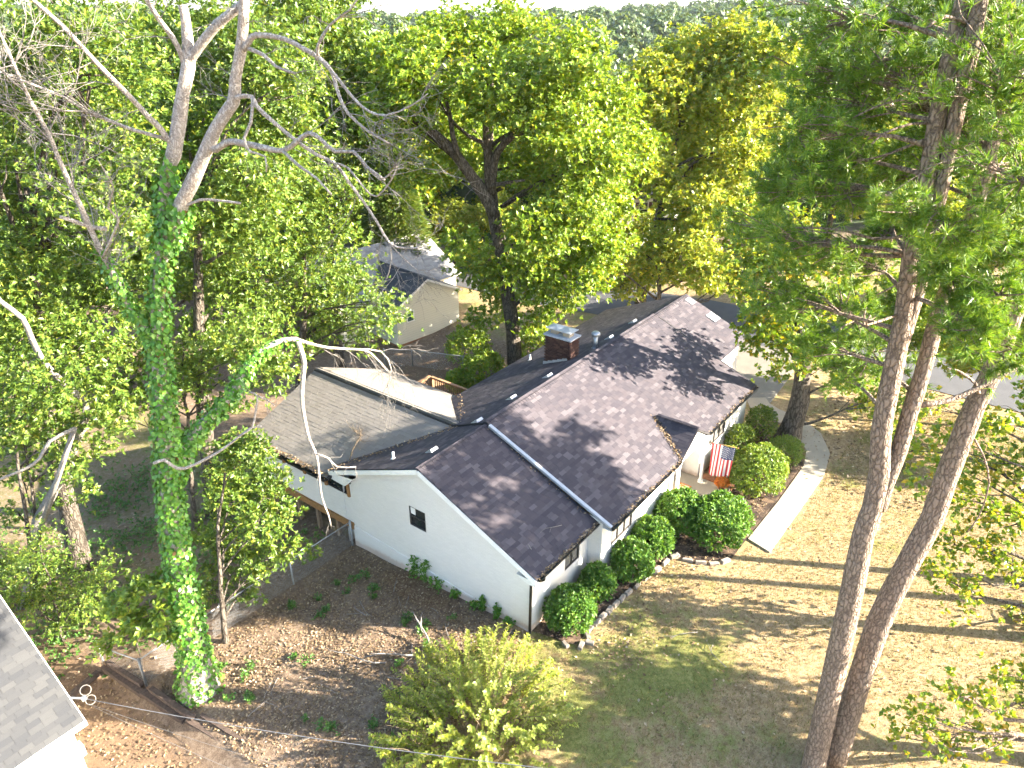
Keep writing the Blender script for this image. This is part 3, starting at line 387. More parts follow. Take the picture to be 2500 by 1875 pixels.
# ================================================================== TERRAIN
hx, hy = math.cos(HEAD), math.sin(HEAD)
def sstep(a, b, x):
    t = np.clip((np.asarray(x, float) - a)/(b - a), 0, 1); return t*t*(3 - 2*t)
def ground(x, y):
    x = np.asarray(x, float); y = np.asarray(y, float)
    z = -0.06*np.clip(y, 0, 8.3) - 0.13*np.clip(y - 8.3, 0, 12) - 0.04*np.clip(y - 20.3, 0, 30)
    z = z*(1 - 0.35*sstep(17, 26, x))
    # the neighbour's yard lies a step lower, behind the timber edging
    z = z - 0.38*(1 - sstep(-8.62, -8.30, x))*sstep(-6, 2.0, y)*(1 - sstep(10.2, 11.0, y))
    z = z - 0.02*np.clip(-y - 12, 0, 60)
    s = (x - CAM_LOC[0])*hx + (y - CAM_LOC[1])*hy
    far = -9.5*sstep(58, 115, s) + 14.0*sstep(120, 330, s) + 3.0*np.sin(x*0.013 + 1)*sstep(90, 200, s) + 2.0*np.sin(y*0.017)*sstep(90, 200, s)
    far = far - 16*sstep(420, 900, s) - 0.012*np.clip(s - 700, 0, 6000) + 14*sstep(900, 1500, s)*(1 - sstep(1500, 2600, s))*(0.5 + 0.5*np.sin(np.arctan2(y, x)*9.0 + 0.6))
    return z + far
def gz(x, y): return float(ground(x, y))

def axis(lo, hi, step, reach, grow=1.35):
    a = list(np.arange(lo, hi + 1e-6, step)); s = step; v = hi; 
    while v < reach: s *= grow; v += s; a.append(v)
    s = step; v = lo; b = []
    while v > -reach: s *= grow; v -= s; b.append(v)
    return np.array(b[::-1] + a)
gx = axis(-16, 36, 0.4, 5200); gy = axis(-18, 34, 0.4, 5200)
GX, GY = np.meshgrid(gx, gy, indexing='ij'); GZ = ground(GX, GY)
near = (np.abs(GX) < 60) & (np.abs(GY) < 60)
GZ = GZ + np.where(near, (0.018*np.sin(GX*2.1 + np.sin(GY*1.7)*1.3) + 0.014*np.sin(GY*2.7 + GX*0.9))*(1 - 0.85*sstep(5, 8, GX)), 0)
nx, ny = GX.shape
idx = np.arange(nx*ny).reshape(nx, ny)
F = np.stack([idx[:-1, :-1], idx[1:, :-1], idx[1:, 1:], idx[:-1, 1:]], -1).reshape(-1, 4)

t = NT('ground_cover')
ge = t.n('NewGeometry'); at = t.n('Attribute', attribute_name='cover')
sx = t.n('SeparateColor'); t.l(at.outputs['Color'], sx.inputs[0])
n1 = t.noise(0.5, 6, 0.68, ge.outputs['Position']); n2 = t.noise(5.0, 6, 0.78, ge.outputs['Position']); n3 = t.noise(28, 5, 0.8, ge.outputs['Position'])
fine = t.math('ADD', t.math('MULTIPLY', n2.outputs[0], 0.55), t.math('MULTIPLY', n3.outputs[0], 0.45))
straw = t.ramp(fine, [(0.36, (0.1, 0.066, 0.033)), (0.47, (0.225, 0.155, 0.08)), (0.6, (0.38, 0.285, 0.165))])
green = t.ramp(fine, [(0.36, (0.045, 0.07, 0.012)), (0.5, (0.11, 0.145, 0.024)), (0.64, (0.2, 0.205, 0.06))])
gm = t.math('ADD', n1.outputs[0], t.math('MULTIPLY', t.math('SUBTRACT', n2.outputs[0], 0.5), 0.55))
gsel = t.ramp(t.math('ADD', gm, t.math('MULTIPLY', t.math('SUBTRACT', sx.outputs[0], 0.5), 0.5)), [(0.46, (0, 0, 0)), (0.62, (1, 1, 1))])
lawn = t.mix(t.math('MULTIPLY', gsel, 0.75), straw, green)
litter = t.ramp(fine, [(0.32, (0.055, 0.037, 0.026)), (0.48, (0.15, 0.105, 0.072)), (0.6, (0.26, 0.195, 0.14)), (0.72, (0.38, 0.31, 0.24))])
clay = t.ramp(fine, [(0.34, (0.075, 0.043, 0.026)), (0.5, (0.16, 0.1, 0.06)), (0.66, (0.25, 0.17, 0.11))])
jit = t.math('MULTIPLY', t.math('SUBTRACT', n2.outputs[0], 0.5), 0.9)
def soft(ch): return t.ramp(t.math('ADD', ch, jit), [(0.38, (0, 0, 0)), (0.62, (1, 1, 1))])
c = t.mix(soft(sx.outputs[1]), lawn, litter); c = t.mix(soft(sx.outputs[2]), c, clay)
n4 = t.noise(0.05, 6, 0.75, ge.outputs['Position'])
c = t.mix(at.outputs['Alpha'], c, t.ramp(n4.outputs[0], [(0.35, (0.018, 0.035, 0.012)), (0.6, (0.055, 0.085, 0.028)), (0.8, (0.09, 0.11, 0.04))]))
t.bsdf(c, 0.95, 0, 0.15, fine, 0.6, 0.05); MAT['ground_cover'] = t.m

me = fast_mesh('ground', np.stack([GX, GY, GZ], -1).reshape(-1, 3), F, 'ground_cover', 4, True)
cov = np.zeros((nx, ny, 4), np.float32)
def gauss(x, y, cx, cy, rx, ry): return np.exp(-((x - cx)/rx)**2 - ((y - cy)/ry)**2)
cov[..., 0] = np.clip(0.42 + 0.5*gauss(GX, GY, 1.6, -4.2, 2.2, 2.0) + 0.35*gauss(GX, GY, -1.5, -3, 2.2, 2.2) - 0.25*gauss(GX, GY, 6, -8, 5, 5), 0, 1)
lit = np.maximum.reduce([sstep(-0.6, 1.6, GY + 0.35*np.clip(-GX - 4, -2, 2))*(1 - sstep(-0.2, 0.6, GX)), 0.85*sstep(9, 12, GY)*(1 - sstep(18, 24, GX)), sstep(40, 60, np.hypot(GX, GY))])
rearleft = sstep(10.5, 13, GY)*(1 - sstep(1, 5, GX)); lit = lit*(1 - .45*rearleft); cov[..., 0] = np.clip(cov[..., 0] + .35*rearleft, 0, 1)
cov[..., 1] = lit
cov[..., 2] = np.clip(np.maximum.reduce([0.95*gauss(GX, GY, -0.6, 4.4, 0.7, 2.2), 0.55*(1 - sstep(-8.9, -8.6, GX))*sstep(0, 3, GY), 0.8*gauss(GX, GY, 15, 18, 3.0, 3.5), 0.5*gauss(GX, GY, -5, 12, 3, 3)]), 0, 1)
cov[..., 3] = sstep(60, 85, (GX - CAM_LOC[0])*hx + (GY - CAM_LOC[1])*hy)
ca = me.color_attributes.new('cover', 'FLOAT_COLOR', 'POINT'); ca.data.foreach_set('color', cov.reshape(-1))
tagged(link('ground', me), kind='structure')

def sheet(name, poly, off, mat, sub=0.6, thick=None):
    """a sheet draped on the ground: outer/inner point pairs -> quads"""
    V = []; Fq = []
    A, B = poly
    pts = []
    for i in range(len(A) - 1):
        L = max(np.hypot(A[i+1][0]-A[i][0], A[i+1][1]-A[i][1]), np.hypot(B[i+1][0]-B[i][0], B[i+1][1]-B[i][1])); k = max(1, int(L/sub))
        for j in range(k):
            u = j/k; pts.append(((A[i][0]*(1-u)+A[i+1][0]*u, A[i][1]*(1-u)+A[i+1][1]*u), (B[i][0]*(1-u)+B[i+1][0]*u, B[i][1]*(1-u)+B[i+1][1]*u)))
    pts.append((A[-1], B[-1]))
    wmax = max(math.hypot(a[0]-b[0], a[1]-b[1]) for a, b in pts); m = max(1, int(wmax/sub))
    for a, b in pts:
        for j in range(m + 1):
            u = j/m; x = a[0]*(1-u)+b[0]*u; y = a[1]*(1-u)+b[1]*u; V.append((x, y, gz(x, y) + off))
    for i in range(len(pts) - 1):
        for j in range(m): q = i*(m+1)+j; Fq.append((q, q+1, q+m+2, q+m+1))
    mb = MB(); mb.add(V, Fq)
    if thick:
        n = len(pts); ring = [i*(m+1) for i in range(n)] + [(n-1)*(m+1)+j for j in range(1, m+1)] + [i*(m+1)+m for i in range(n-2, -1, -1)] + list(range(m-1, 0, -1))
        b0 = len(mb.v); vs = [mb.v[i] for i in ring]; k = len(ring)
        mb.add(vs + [(x, y, z - thick) for x, y, z in vs], [((i+1) % k, i, k+i, k+(i+1) % k) for i in range(k)])
    return tagged(mb.build(name, mat), kind='structure')

def concrete(name, col, joints=0.0):
    t = NT(name); g = t.n('NewGeometry'); a = t.noise(1.3, 5, 0.6, g.outputs['Position']); b = t.noise(40, 4, 0.7, g.outputs['Position'])
    f = t.math('ADD', t.math('MULTIPLY', a.outputs[0], 0.6), t.math('MULTIPLY', b.outputs[0], 0.4))
    c = t.ramp(f, [(0.3, tuple(v*0.8 for v in col)), (0.7, tuple(min(1, v*1.12) for v in col))]); t.bsdf(c, 0.85, 0, 0.25, b.outputs[0], 0.15); MAT[name] = t.m
concrete('concrete', (0.30, 0.26, 0.20)); concrete('asphalt', (0.075, 0.075, 0.08)); concrete('drive_concrete', (0.17, 0.155, 0.13))
walkA = [(8.67,-3.79),(11.68,-3.86),(14.9,-3.82),(16.2,-3.5),(17.3,-2.75),(17.85,-1.86),(18.1,-0.8),(18.5,0.0),(19.4,0.6)]
walkB = [(8.41,-4.72),(11.48,-4.74),(14.7,-4.75),(16.6,-4.42),(18.1,-3.55),(18.95,-2.4),(19.2,-1.2),(19.5,-0.6),(20.0,-0.2)]
sheet('walkway', (walkA, walkB), 0.06, 'concrete', 0.5, 0.12)
sheet('driveway', ([(19.4,-0.6),(22.5,-0.4),(26.3,0.0)], [(19.4,4.2),(22.5,4.2),(26.3,4.6)]), 0.045, 'drive_concrete', 0.6, 0.1)
sheet('road', ([(26.0,-46),(26.0,-10),(26.2,10),(26.6,30),(27.5,52)], [(32.0,-46),(32.0,-10),(32.2,10),(32.6,30),(33.5,52)]), 0.03, 'asphalt', 1.0)

t = NT('mulch'); g = t.n('NewGeometry'); a = t.noise(26, 6, 0.8, g.outputs['Position']); b = t.noise(2.2, 4, 0.6, g.outputs['Position'])
c = t.mix(t.ramp(b.outputs[0], [(0.45, (0, 0, 0)), (0.65, (1, 1, 1))]), t.ramp(a.outputs[0], [(0.3, (0.016, 0.012, 0.010)), (0.7, (0.07, 0.05, 0.04))]), t.ramp(a.outputs[0], [(0.3, (0.06, 0.04, 0.028)), (0.7, (0.26, 0.18, 0.12))]))
t.bsdf(c, 0.95, 0, 0.15, a.outputs[0], 0.9, 0.05); MAT['mulch'] = t.m
sheet('mulch_bed', ([(0.05,-0.02),(3.4,-0.05),(8.9,-0.5)], [(0.40,-1.45),(3.2,-1.55),(6.1,-1.95)]), 0.03, 'mulch', 0.4)
sheet('mulch_bed', ([(6.1,-1.95),(8.9,-0.5),(9.4,-1.9),(11.6,-1.9),(13.0,-0.45),(17.9,-0.4)], [(6.3,-2.9),(7.3,-3.74),(8.6,-3.75),(11.7,-3.84),(14.9,-3.8),(17.2,-2.75)]), 0.034, 'mulch', 0.4)

# ================================================================== HOUSE MATERIALS
def wallmat(name, col, bw=0.2, bh=0.067, bump=0.25, contrast=0.07, dirt=(0.36, 0.19, 0.10)):
    t = NT(name); g = t.n('NewGeometry'); tc = t.n('TexCoord')
    sp = t.n('SeparateXYZ'); t.l(tc.outputs['Object'], sp.inputs[0])
    u = t.math('ADD', sp.outputs[0], sp.outputs[1]); cv = t.n('CombineXYZ'); t.l(u, cv.inputs[0]); t.l(sp.outputs[2], cv.inputs[1])
    br = t.n('TexBrick'); br.inputs['Scale'].default_value = 1.0; br.inputs['Brick Width'].default_value = bw; br.inputs['Row Height'].default_value = bh
    br.inputs['Mortar Size'].default_value = 0.008; br.inputs['Mortar Smooth'].default_value = 0.4
    br.inputs['Color1'].default_value = (*col, 1); br.inputs['Color2'].default_value = (*[c*(1-contrast) for c in col], 1); br.inputs['Mortar'].default_value = (*[c*(1-contrast*1.6) for c in col], 1)
    t.l(cv.outputs[0], br.inputs['Vector'])
    no = t.noise(1.2, 5, 0.6, tc.outputs['Object']); no2 = t.noise(5, 5, 0.7, tc.outputs['Object'])
    c = t.mix(t.math('MULTIPLY', no.outputs[0], 0.22), br.outputs[0], tuple(c*0.78 for c in col))
    # splashed red clay along the foot of the wall
    foot = t.math('ADD', sp.outputs[2], t.math('MULTIPLY', sp.outputs[1], 0.06))
    fm = t.ramp(t.math('ADD', foot, t.math('MULTIPLY', no2.outputs[0], -0.35)), [(0.0, (1, 1, 1)), (0.12, (0.25, 0.25, 0.25)), (0.3, (0, 0, 0))])
    c = t.mix(t.math('MULTIPLY', fm, 0.5), c, dirt)
    h = t.math('ADD', t.math('MULTIPLY', br.outputs['Fac'], -1.0), t.math('MULTIPLY', no2.outputs[0], 0.5))
    t.bsdf(c, 0.75, 0, 0.3, h, bump, 0.01); MAT[name] = t.m
wallmat('painted_brick', (0.72, 0.685, 0.64)); wallmat('foundation_paint', (0.70, 0.675, 0.645), 0.4, 0.2, 0.2, 0.03)
simple('white_trim', (0.80, 0.78, 0.74), 0.5, var=0.06); simple('soffit', (0.72, 0.70, 0.66), 0.7, var=0.08)
simple('dark_frame', (0.035, 0.032, 0.03), 0.45, var=0.2); simple('dark_metal', (0.012, 0.012, 0.013), 0.35, var=0.2)
simple('galvanised', (0.34, 0.35, 0.37), 0.42, 0.7, var=0.15, scale=9); simple('light_metal', (0.38, 0.39, 0.41), 0.45, 0.35, var=0.12)
simple('beam_wood', (0.28, 0.14, 0.05), 0.8, var=0.3, scale=14, bstr=0.3); simple('post_wood', (0.23, 0.155, 0.10), 0.85, var=0.3, scale=14, bstr=0.3)
simple('deck_wood', (0.30, 0.17, 0.09), 0.8, var=0.3, scale=14, bstr=0.3); simple('timber_wood', (0.065, 0.045, 0.035), 0.9, var=0.45, scale=11, bstr=0.6)
simple('blind', (0.40, 0.47, 0.43), 0.8, var=0.12, scale=30); simple('pvc', (0.82, 0.82, 0.82), 0.5, var=0.04); simple('fence_metal', (0.34, 0.35, 0.36), 0.5, 0.5, var=0.2)
simple('stone', (0.22, 0.19, 0.16), 0.9, var=0.25, scale=7, bstr=0.5); simple('mortar', (0.09, 0.075, 0.065), 0.95, var=0.2, scale=20)
simple('cap_concrete', (0.34, 0.36, 0.40), 0.8, var=0.25, scale=8, bstr=0.2); simple('clay_tile', (0.36, 0.30, 0.23), 0.8, var=0.15)
simple('terracotta_brick', (0.22, 0.10, 0.052), 0.9, var=0.35, scale=9); simple('wire_insulation', (0.20, 0.195, 0.19), 0.6, var=0.1); simple('wire_pale', (0.20, 0.185, 0.165), 0.6, var=0.1)
def glass(name, col, rough=0.06):
    t = NT(name); t.bsdf(col, rough, 0, 0.9); MAT[name] = t.m
glass('dark_glass', (0.02, 0.024, 0.026)); glass('grey_glass', (0.16, 0.15, 0.14), 0.15); glass('teal_glass', (0.05, 0.09, 0.085), 0.1)

def shinglemat(name, stops, spread=0.18):
    t = NT(name); g = t.n('NewGeometry'); r = t.rand()
    c = t.ramp(r, stops)
    no = t.noise(55, 3, 0.7, g.outputs['Position']); n2 = t.noise(0.9, 4, 0.6, g.outputs['Position'])
    c = t.mix(t.math('MULTIPLY', no.outputs[0], 0.45), c, tuple(v*0.55 for v in stops[1][1]))
    c = t.mix(t.math('MULTIPLY', n2.outputs[0], spread), c, tuple(v*0.6 for v in stops[0][1]))
    t.bsdf(c, 0.9, 0, 0.25, no.outputs[0], 0.35, 0.01); MAT[name] = t.m
shinglemat('shingle_brown', [(0, (0.0459, 0.0408, 0.0502)), (0.35, (0.057, 0.0506, 0.0602)), (0.6, (0.07, 0.0588, 0.0666)), (0.85, (0.0884, 0.0768, 0.0859)), (1, (0.115, 0.102, 0.111))])
shinglemat('shingle_grey', [(0, (0.175, 0.158, 0.142)), (0.5, (0.195, 0.176, 0.158)), (1, (0.215, 0.195, 0.176))])
shinglemat('shingle_pale', [(0, (0.2, 0.195, 0.195)), (0.5, (0.25, 0.245, 0.24)), (1, (0.31, 0.3, 0.295))])
shinglemat('shingle_ash', [(0, (0.04, 0.042, 0.047)), (0.5, (0.052, 0.053, 0.056)), (1, (0.068, 0.068, 0.069))])
shinglemat('shingle_slate', [(0, (0.05, 0.055, 0.065)), (0.5, (0.07, 0.075, 0.085)), (1, (0.1, 0.1, 0.11))])
simple('roof_felt', (0.03, 0.028, 0.028), 0.95)

# one shingle tab: butt edge towards -y, up-slope +y, thickness +z
def tab_shape(w, e, th=0.016, over=0.06):
    L = e + over
    vs = [(-w/2, 0, th*0.35), (w/2, 0, th*0.35), (w/2, L, 0.0), (-w/2, L, 0.0), (-w/2, 0, -0.004), (w/2, 0, -0.004)]
    return vs, [(0, 1, 2, 3), (4, 5, 1, 0), (4, 0, 3), (5, 2, 1)]
def shingle_slope(store, O, U, S, L, H, e=0.145, w=0.31, jitter=0.006, trim=None, lift=0.012):
    """rows of tabs on the slope: O lower corner, U along the eave, S up the slope; store collects (origin, U, S, N, width)"""
    O = np.array(O, float); U = np.array(U, float); S = np.array(S, float); U /= np.linalg.norm(U); S /= np.linalg.norm(S)
    N = np.cross(U, S); N = N if N[2] > 0 else -N
    rows = int(math.ceil(H/e))
    for r in range(rows):
        v = r*e - 0.02
        if v > H - 0.03: break
        u = -random.uniform(0.05, w)
        a0, a1 = (0, L) if trim is None else trim(v)
        while u < a1:
            c0 = max(u + 0.003, a0); c1 = min(u + w - 0.003, a1)
            if c1 - c0 > 0.05:
                store.append((O + U*(c0 + c1)/2 + S*(v + random.uniform(-jitter, jitter)) + N*(lift + 0.012 + random.uniform(0, 0.006)), U, S, N, c1 - c0, min(e, H - v)))
            u += w
def build_shingles(parent, store, mat, n_single, key, e=0.145):
    """the n_single tabs that show largest become objects of their own, the rest one joined part"""
    store = sorted(store, key=key); single, rest = store[:n_single], store[n_single:]
    base, fs = tab_shape(1.0, e); mb = MB(); mb.add([(x*0.306, y, z) for x, y, z in base], fs); me = mb.mesh('shingle', mat)
    pm = parent.matrix_world.inverted() if parent.parent else Matrix()
    for (P, U, S, N, wd, ee) in single:
        o = link('shingle', me, parent)
        M = Matrix(((U[0]*wd/0.306, S[0], N[0], P[0]), (U[1]*wd/0.306, S[1], N[1], P[1]), (U[2]*wd/0.306, S[2], N[2], P[2]), (0, 0, 0, 1)))
        o.matrix_local = M
    if rest:
        B = np.array(base); V = []; Fl = []; 
        mb = MB()
        for (P, U, S, N, wd, ee) in rest:
            vs = [P + U*x*wd + S*y + N*(z) for x, y, z in base]; mb.add(vs, fs)
        o = mb.build('shingle_field', mat, parent); o['kind'] = 'stuff'
def slab(mb, poly, th, mi=0):
    """a plane polygon (3D points, seen from above anticlockwise) thickened downwards"""
    P = [np.array(p, float) for p in poly]; n = np.cross(P[1]-P[0], P[2]-P[0]); n /= np.linalg.norm(n); n = n if n[2] > 0 else -n
    k = len(P); vs = P + [p - n*th for p in P]
    mb.add(vs, [tuple(range(k)), tuple(reversed(range(k, 2*k)))] + [((i+1) % k, i, k+i, k+(i+1) % k) for i in range(k)], mi)

def wall_panel(mb, O, U, outline, holes=(), depth=0.09, mi=0, nrm=None):
    """vertical wall: outline [(u, z)...] convex-ish polygon, rectangular holes (u0, u1, z0, z1) with reveals going inward"""
    O = np.array(O, float); U = np.array(U, float); nrm = np.array(nrm, float)
    us = sorted(set([p[0] for p in outline] + [h for q in holes for h in q[:2]]))
    def cross(u, eps):
        zs = []
        k = len(outline)
        for i in range(k):
            (a, za), (b, zb) = outline[i], outline[(i+1) % k]
            if abs(a - b) < 1e-9: continue
            lo, hi = min(a, b), max(a, b)
            if lo - 1e-9 <= u + eps <= hi + 1e-9: zs.append(za + (zb - za)*(u - a)/(b - a))
        return min(zs), max(zs)
    def W(u, z, d=0.0): return O + U*u + np.array([0, 0, z]) - nrm*d
    for a, b in zip(us, us[1:]):
        if b - a < 1e-6: continue
        la, ha = cross(a, 1e-6); lb, hb = cross(b, -1e-6)
        cuts = sorted([(q[2], q[3]) for q in holes if q[0] <= a + 1e-6 and q[1] >= b - 1e-6])
        cur = (la, lb)
        for z0, z1 in cuts:
            mb.add([W(a, cur[0]), W(b, cur[1]), W(b, z0), W(a, z0)], [(0, 1, 2, 3)], mi); cur = (z1, z1)
        mb.add([W(a, cur[0]), W(b, cur[1]), W(b, hb), W(a, ha)], [(0, 1, 2, 3)], mi)
    for u0, u1, z0, z1 in holes:
        for (p, q) in (((u0, z0), (u1, z0)), ((u1, z0), (u1, z1)), ((u1, z1), (u0, z1)), ((u0, z1), (u0, z0))):
            mb.add([W(*p), W(*q), W(*q, depth), W(*p, depth)], [(0, 1, 2, 3)], mi)

def window(parent, O, U, nrm, u0, u1, z0, z1, depth=0.05, panes=2, glassm='dark_glass', frame='dark_frame', fw=0.05, rows=1, name='window'):
    """a framed window set back in its opening; parts: frame, pane"""
    O = np.array(O, float); U = np.array(U, float); nrm = np.array(nrm, float)
    w_ = empty(name, parent=parent)
    mb = MB(); c = lambda u, z, d: O + U*u + np.array([0, 0, z]) - nrm*d
    ax = (U, nrm, np.array([0, 0, 1.0]))
    zc = (z0 + z1)/2; uc = (u0 + u1)/2
    mb.box(c(u0 + fw/2, zc, depth), (fw, 0.07, z1 - z0), ax); mb.box(c(u1 - fw/2, zc, depth), (fw, 0.07, z1 - z0), ax)
    mb.box(c(uc, z0 + fw/2, depth), (u1 - u0 - 2*fw, 0.066, fw), ax); mb.box(c(uc, z1 - fw/2, depth), (u1 - u0 - 2*fw, 0.066, fw), ax)
    for k in range(1, panes): mb.box(c(u0 + (u1 - u0)*k/panes, zc, depth), (fw, 0.062, z1 - z0 - 2*fw), ax)
    for k in range(1, rows): mb.box(c(uc, z0 + (z1 - z0)*k/rows, depth), (u1 - u0 - 2*fw, 0.062, fw*0.9), ax)
    mb.build('window_frame', frame, w_)
    for k in range(panes):
        for r_ in range(rows):
            a = u0 + (u1-u0)*k/panes; b = u0 + (u1-u0)*(k+1)/panes; za = z0 + (z1-z0)*r_/rows; zb = z0 + (z1-z0)*(r_+1)/rows
            m2 = MB(); m2.box(c((a+b)/2, (za+zb)/2, depth + 0.012), (b - a - fw*0.9, 0.012, zb - za - fw*0.9), ax); m2.build('pane', glassm, w_)
    return w_

# ================================================================== THE WHITE HOUSE
house = empty('brick_house', (0, 0, 0), 'long low white painted brick house with brown shingle roof and chimney', 'house')
ZR, ZR2, YR = 4.60, 4.68, 4.41           # ridge heights and line
YF1, YF2, YB = -0.33, -0.86, 9.05         # eave lines: recessed ends, middle part, rear
ZE, ZB = 2.50, 2.72
XA, XB, XC, XD = -0.22, 3.33, 16.1, 19.6  # rake, first step, second step, far rake
wallm = 'painted_brick'
# --- walls
mb = MB()
WZ = -1.2
def roofz_f1(y): return ZE + (ZR - ZE)*(y - YF1)/(YR - YF1)
def roofz_f2(y): return ZE + (ZR2 - ZE)*(y - YF2)/(YR - YF2)
def roofz_b(y): return ZB + (ZR - ZB)*(YB - y)/(YB - YR)
gh = [(4.42, 5.19, 1.90, 2.72)]
wall_panel(mb, (0, 0, 0), (0, 1, 0), [(0, -0.3), (0, roofz_f1(0) - .1), (YR, ZR - .12), (8.24, roofz_b(8.24) - .1), (8.24, -0.9), (4, -0.6)], gh, 0.1, 0, (-1, 0, 0))
nh = [(1.92, 2.80, 1.18, 1.98)]
wall_panel(mb, (0, 0, 0), (1, 0, 0), [(0, -0.3), (XB, -0.3), (XB, 2.55), (0, 2.55)], nh, 0.1, 0, (0, -1, 0))
wall_panel(mb, (XB, 0, 0), (0, -1, 0), [(0, -0.3), (0.53, -0.3), (0.53, 2.62), (0, 2.68)], (), 0.1, 0, (-1, 0, 0))
mh = [(4.0-XB, 5.48-XB, 1.15, 1.95)]
wall_panel(mb, (XB, -0.53, 0), (1, 0, 0), [(0, -0.3), (8.75-XB, -0.3), (8.75-XB, 2.6), (0, 2.6)], mh, 0.1, 0, (0, -1, 0))
wall_panel(mb, (8.75, -0.53, 0), (0, 1, 0), [(0, 0), (0.75, 0), (0.75, 2.95), (0, 2.6)], (), 0.1, 0, (1, 0, 0))
wall_panel(mb, (8.75, 0.22, 0), (1, 0, 0), [(0, 0), (2.5, 0), (2.5, 2.9), (0, 2.9)], ((0.45, 1.40, 0.16, 2.22), (1.48, 1.86, 0.16, 2.22)), 0.08, 0, (0, -1, 0))
wall_panel(mb, (11.25, 0.22, 0), (0, -1, 0), [(0, 0), (0.75, 0), (0.75, 2.6), (0, 2.95)], (), 0.1, 0, (-1, 0, 0))
fh = [(12.15-11.25, 13.75-11.25, 1.10, 2.0)]
wall_panel(mb, (11.25, -0.53, 0), (1, 0, 0), [(0, -0.3), (XC-11.25, -0.3), (XC-11.25, 2.6), (0, 2.6)], fh, 0.1, 0, (0, -1, 0))
wall_panel(mb, (XC, 1.35, 0), (1, 0, 0), [(0, -0.3), (3.3, -0.3), (3.3, 3.1), (0, 3.1)], (), 0.1, 0, (0, -1, 0))
wall_panel(mb, (XC, -0.53, 0), (0, 1, 0), [(0, -0.3), (1.9, -0.3), (1.9, 3.3), (0, 2.6)], (), 0.1, 0, (1, 0, 0))
wall_panel(mb, (XD-.2, 1.35, 0), (0, 1, 0), [(0, -0.3), (0, 3.1), (YR-1.35, ZR2-.12), (7.3, 2.8), (7.3, -1.2)], (), 0.1, 0, (1, 0, 0))
wall_panel(mb, (0, 8.65, 0), (1, 0, 0), [(0, -1.4), (XD-.2, -1.4), (XD-.2, 2.8), (0, 2.8)], (), 0.1, 0, (0, 1, 0))
mb.build('wall', wallm, house)
# foundation band, a little proud of the gable wall
mb = MB(); mb.add([(-0.03, 0.0, 0.02), (-0.03, 8.26, 0.44), (-0.03, 8.26, -1.3), (-0.03, 0.0, -0.3), (0.02, 0.0, 0.04), (0.02, 8.26, 0.46), (-0.03, 8.26, -1.3), (0.3, 8.26, -1.3), (0.3, 8.26, 0.5)],
  [(0, 1, 2, 3), (0, 4, 5, 1)]); mb.add([(-0.03, 8.26, 0.44), (0.6, 8.26, 0.44), (0.6, 8.26, -1.3), (-0.03, 8.26, -1.3)], [(0, 1, 2, 3)])
mb.build('foundation', 'foundation_paint', house)
# --- windows, door
wg = window(house, (0, 0, 0), (0, 1, 0), (-1, 0, 0), 4.42, 5.19, 1.90, 2.72, 0.05, 1, 'dark_glass', 'dark_frame', 0.045, 2)
m2 = MB(); m2.box((0.045, 5.05, 2.52), (0.008, 0.24, 0.27)); m2.build('paper_notice', 'white_trim', wg)
window(house, (0, 0, 0), (1, 0, 0), (0, -1, 0), 1.92, 2.80, 1.18, 1.98, 0.05, 2, 'grey_glass')
window(house, (XB, -0.53, 0), (1, 0, 0), (0, -1, 0), 4.0-XB, 5.48-XB, 1.15, 1.95, 0.05, 3, 'grey_glass')
window(house, (11.25, -0.53, 0), (1, 0, 0), (0, -1, 0), 0.90, 2.50, 1.10, 2.0, 0.05, 3, 'grey_glass')
mb = MB(); mb.box((8.75+.925, 0.29, 1.19), (0.93, 0.05, 2.04))
for zz in (0.45, 1.15, 1.85):
    for xx in (-.2, .2): mb.box((8.75+.925+xx, 0.262, zz), (0.3, 0.02, 0.5))
dr = mb.build('door', 'white_trim', house)
m2 = MB(); m2.tube([(10.05, 0.25, 1.1), (10.05, 0.19, 1.1), (9.95, 0.19, 1.1)], 0.018, 6); m2.build('handle', 'dark_metal', dr)
window(house, (8.75, 0.22, 0), (1, 0, 0), (0, -1, 0), 1.48, 1.86, 0.16, 2.22, 0.04, 1, 'dark_glass', 'white_trim', 0.04, name='sidelight')
# --- roof
roof = empty('roof', parent=house)
mb = MB(); TH = 0.10
slab(mb, [(XA, YF1, ZE), (XB, YF1, ZE), (XB, YR, ZR), (XA, YR, ZR)], TH)
slab(mb, [(XB, YF2, ZE), (XC, YF2, ZE), (XC, YR, ZR2), (XB, YR, ZR2)], TH)
YF3 = 1.0; ZE3 = roofz_f2(YF3) - 0.06
slab(mb, [(XC, YF3, ZE3), (XD, YF3, ZE3), (XD, YR, ZR2 - .03), (XC, YR, ZR2 - .03)], TH)
slab(mb, [(XA, YR, ZR), (XB, YR, ZR), (XB, YB, ZB), (XA, YB, ZB)], TH)
slab(mb, [(XB, YR, ZR2), (XD, YR, ZR2), (XD, YB, ZB + .04), (XB, YB, ZB + .04)], TH)
PX0, PX1, PXR, PYF, PYR, PZ = 8.42, 11.0, 9.71, -0.93, 0.95, 3.29
slab(mb, [(PX0, PYF, 2.50), (PXR, PYF, PZ), (PXR, PYR, PZ), (PX0 , PYF + 0.05, 2.50)], 0.07)
slab(mb, [(PXR, PYF, PZ), (PX1, PYF, 2.50), (PX1, PYF + 0.05, 2.50), (PXR, PYR, PZ)], 0.07)
mb.build('roof_deck', 'roof_felt', roof)
st = []
Sf1 = np.array([0, YR - YF1, ZR - ZE]); Sf2 = np.array([0, YR - YF2, ZR2 - ZE]); Sb1 = np.array([0, YR - YB, ZR - ZB]); Sb2 = np.array([0, YR - YB, ZR2 - ZB - .04]); Sf3 = np.array([0, YR - YF3, ZR2 - .03 - ZE3])
nrm_ = np.linalg.norm
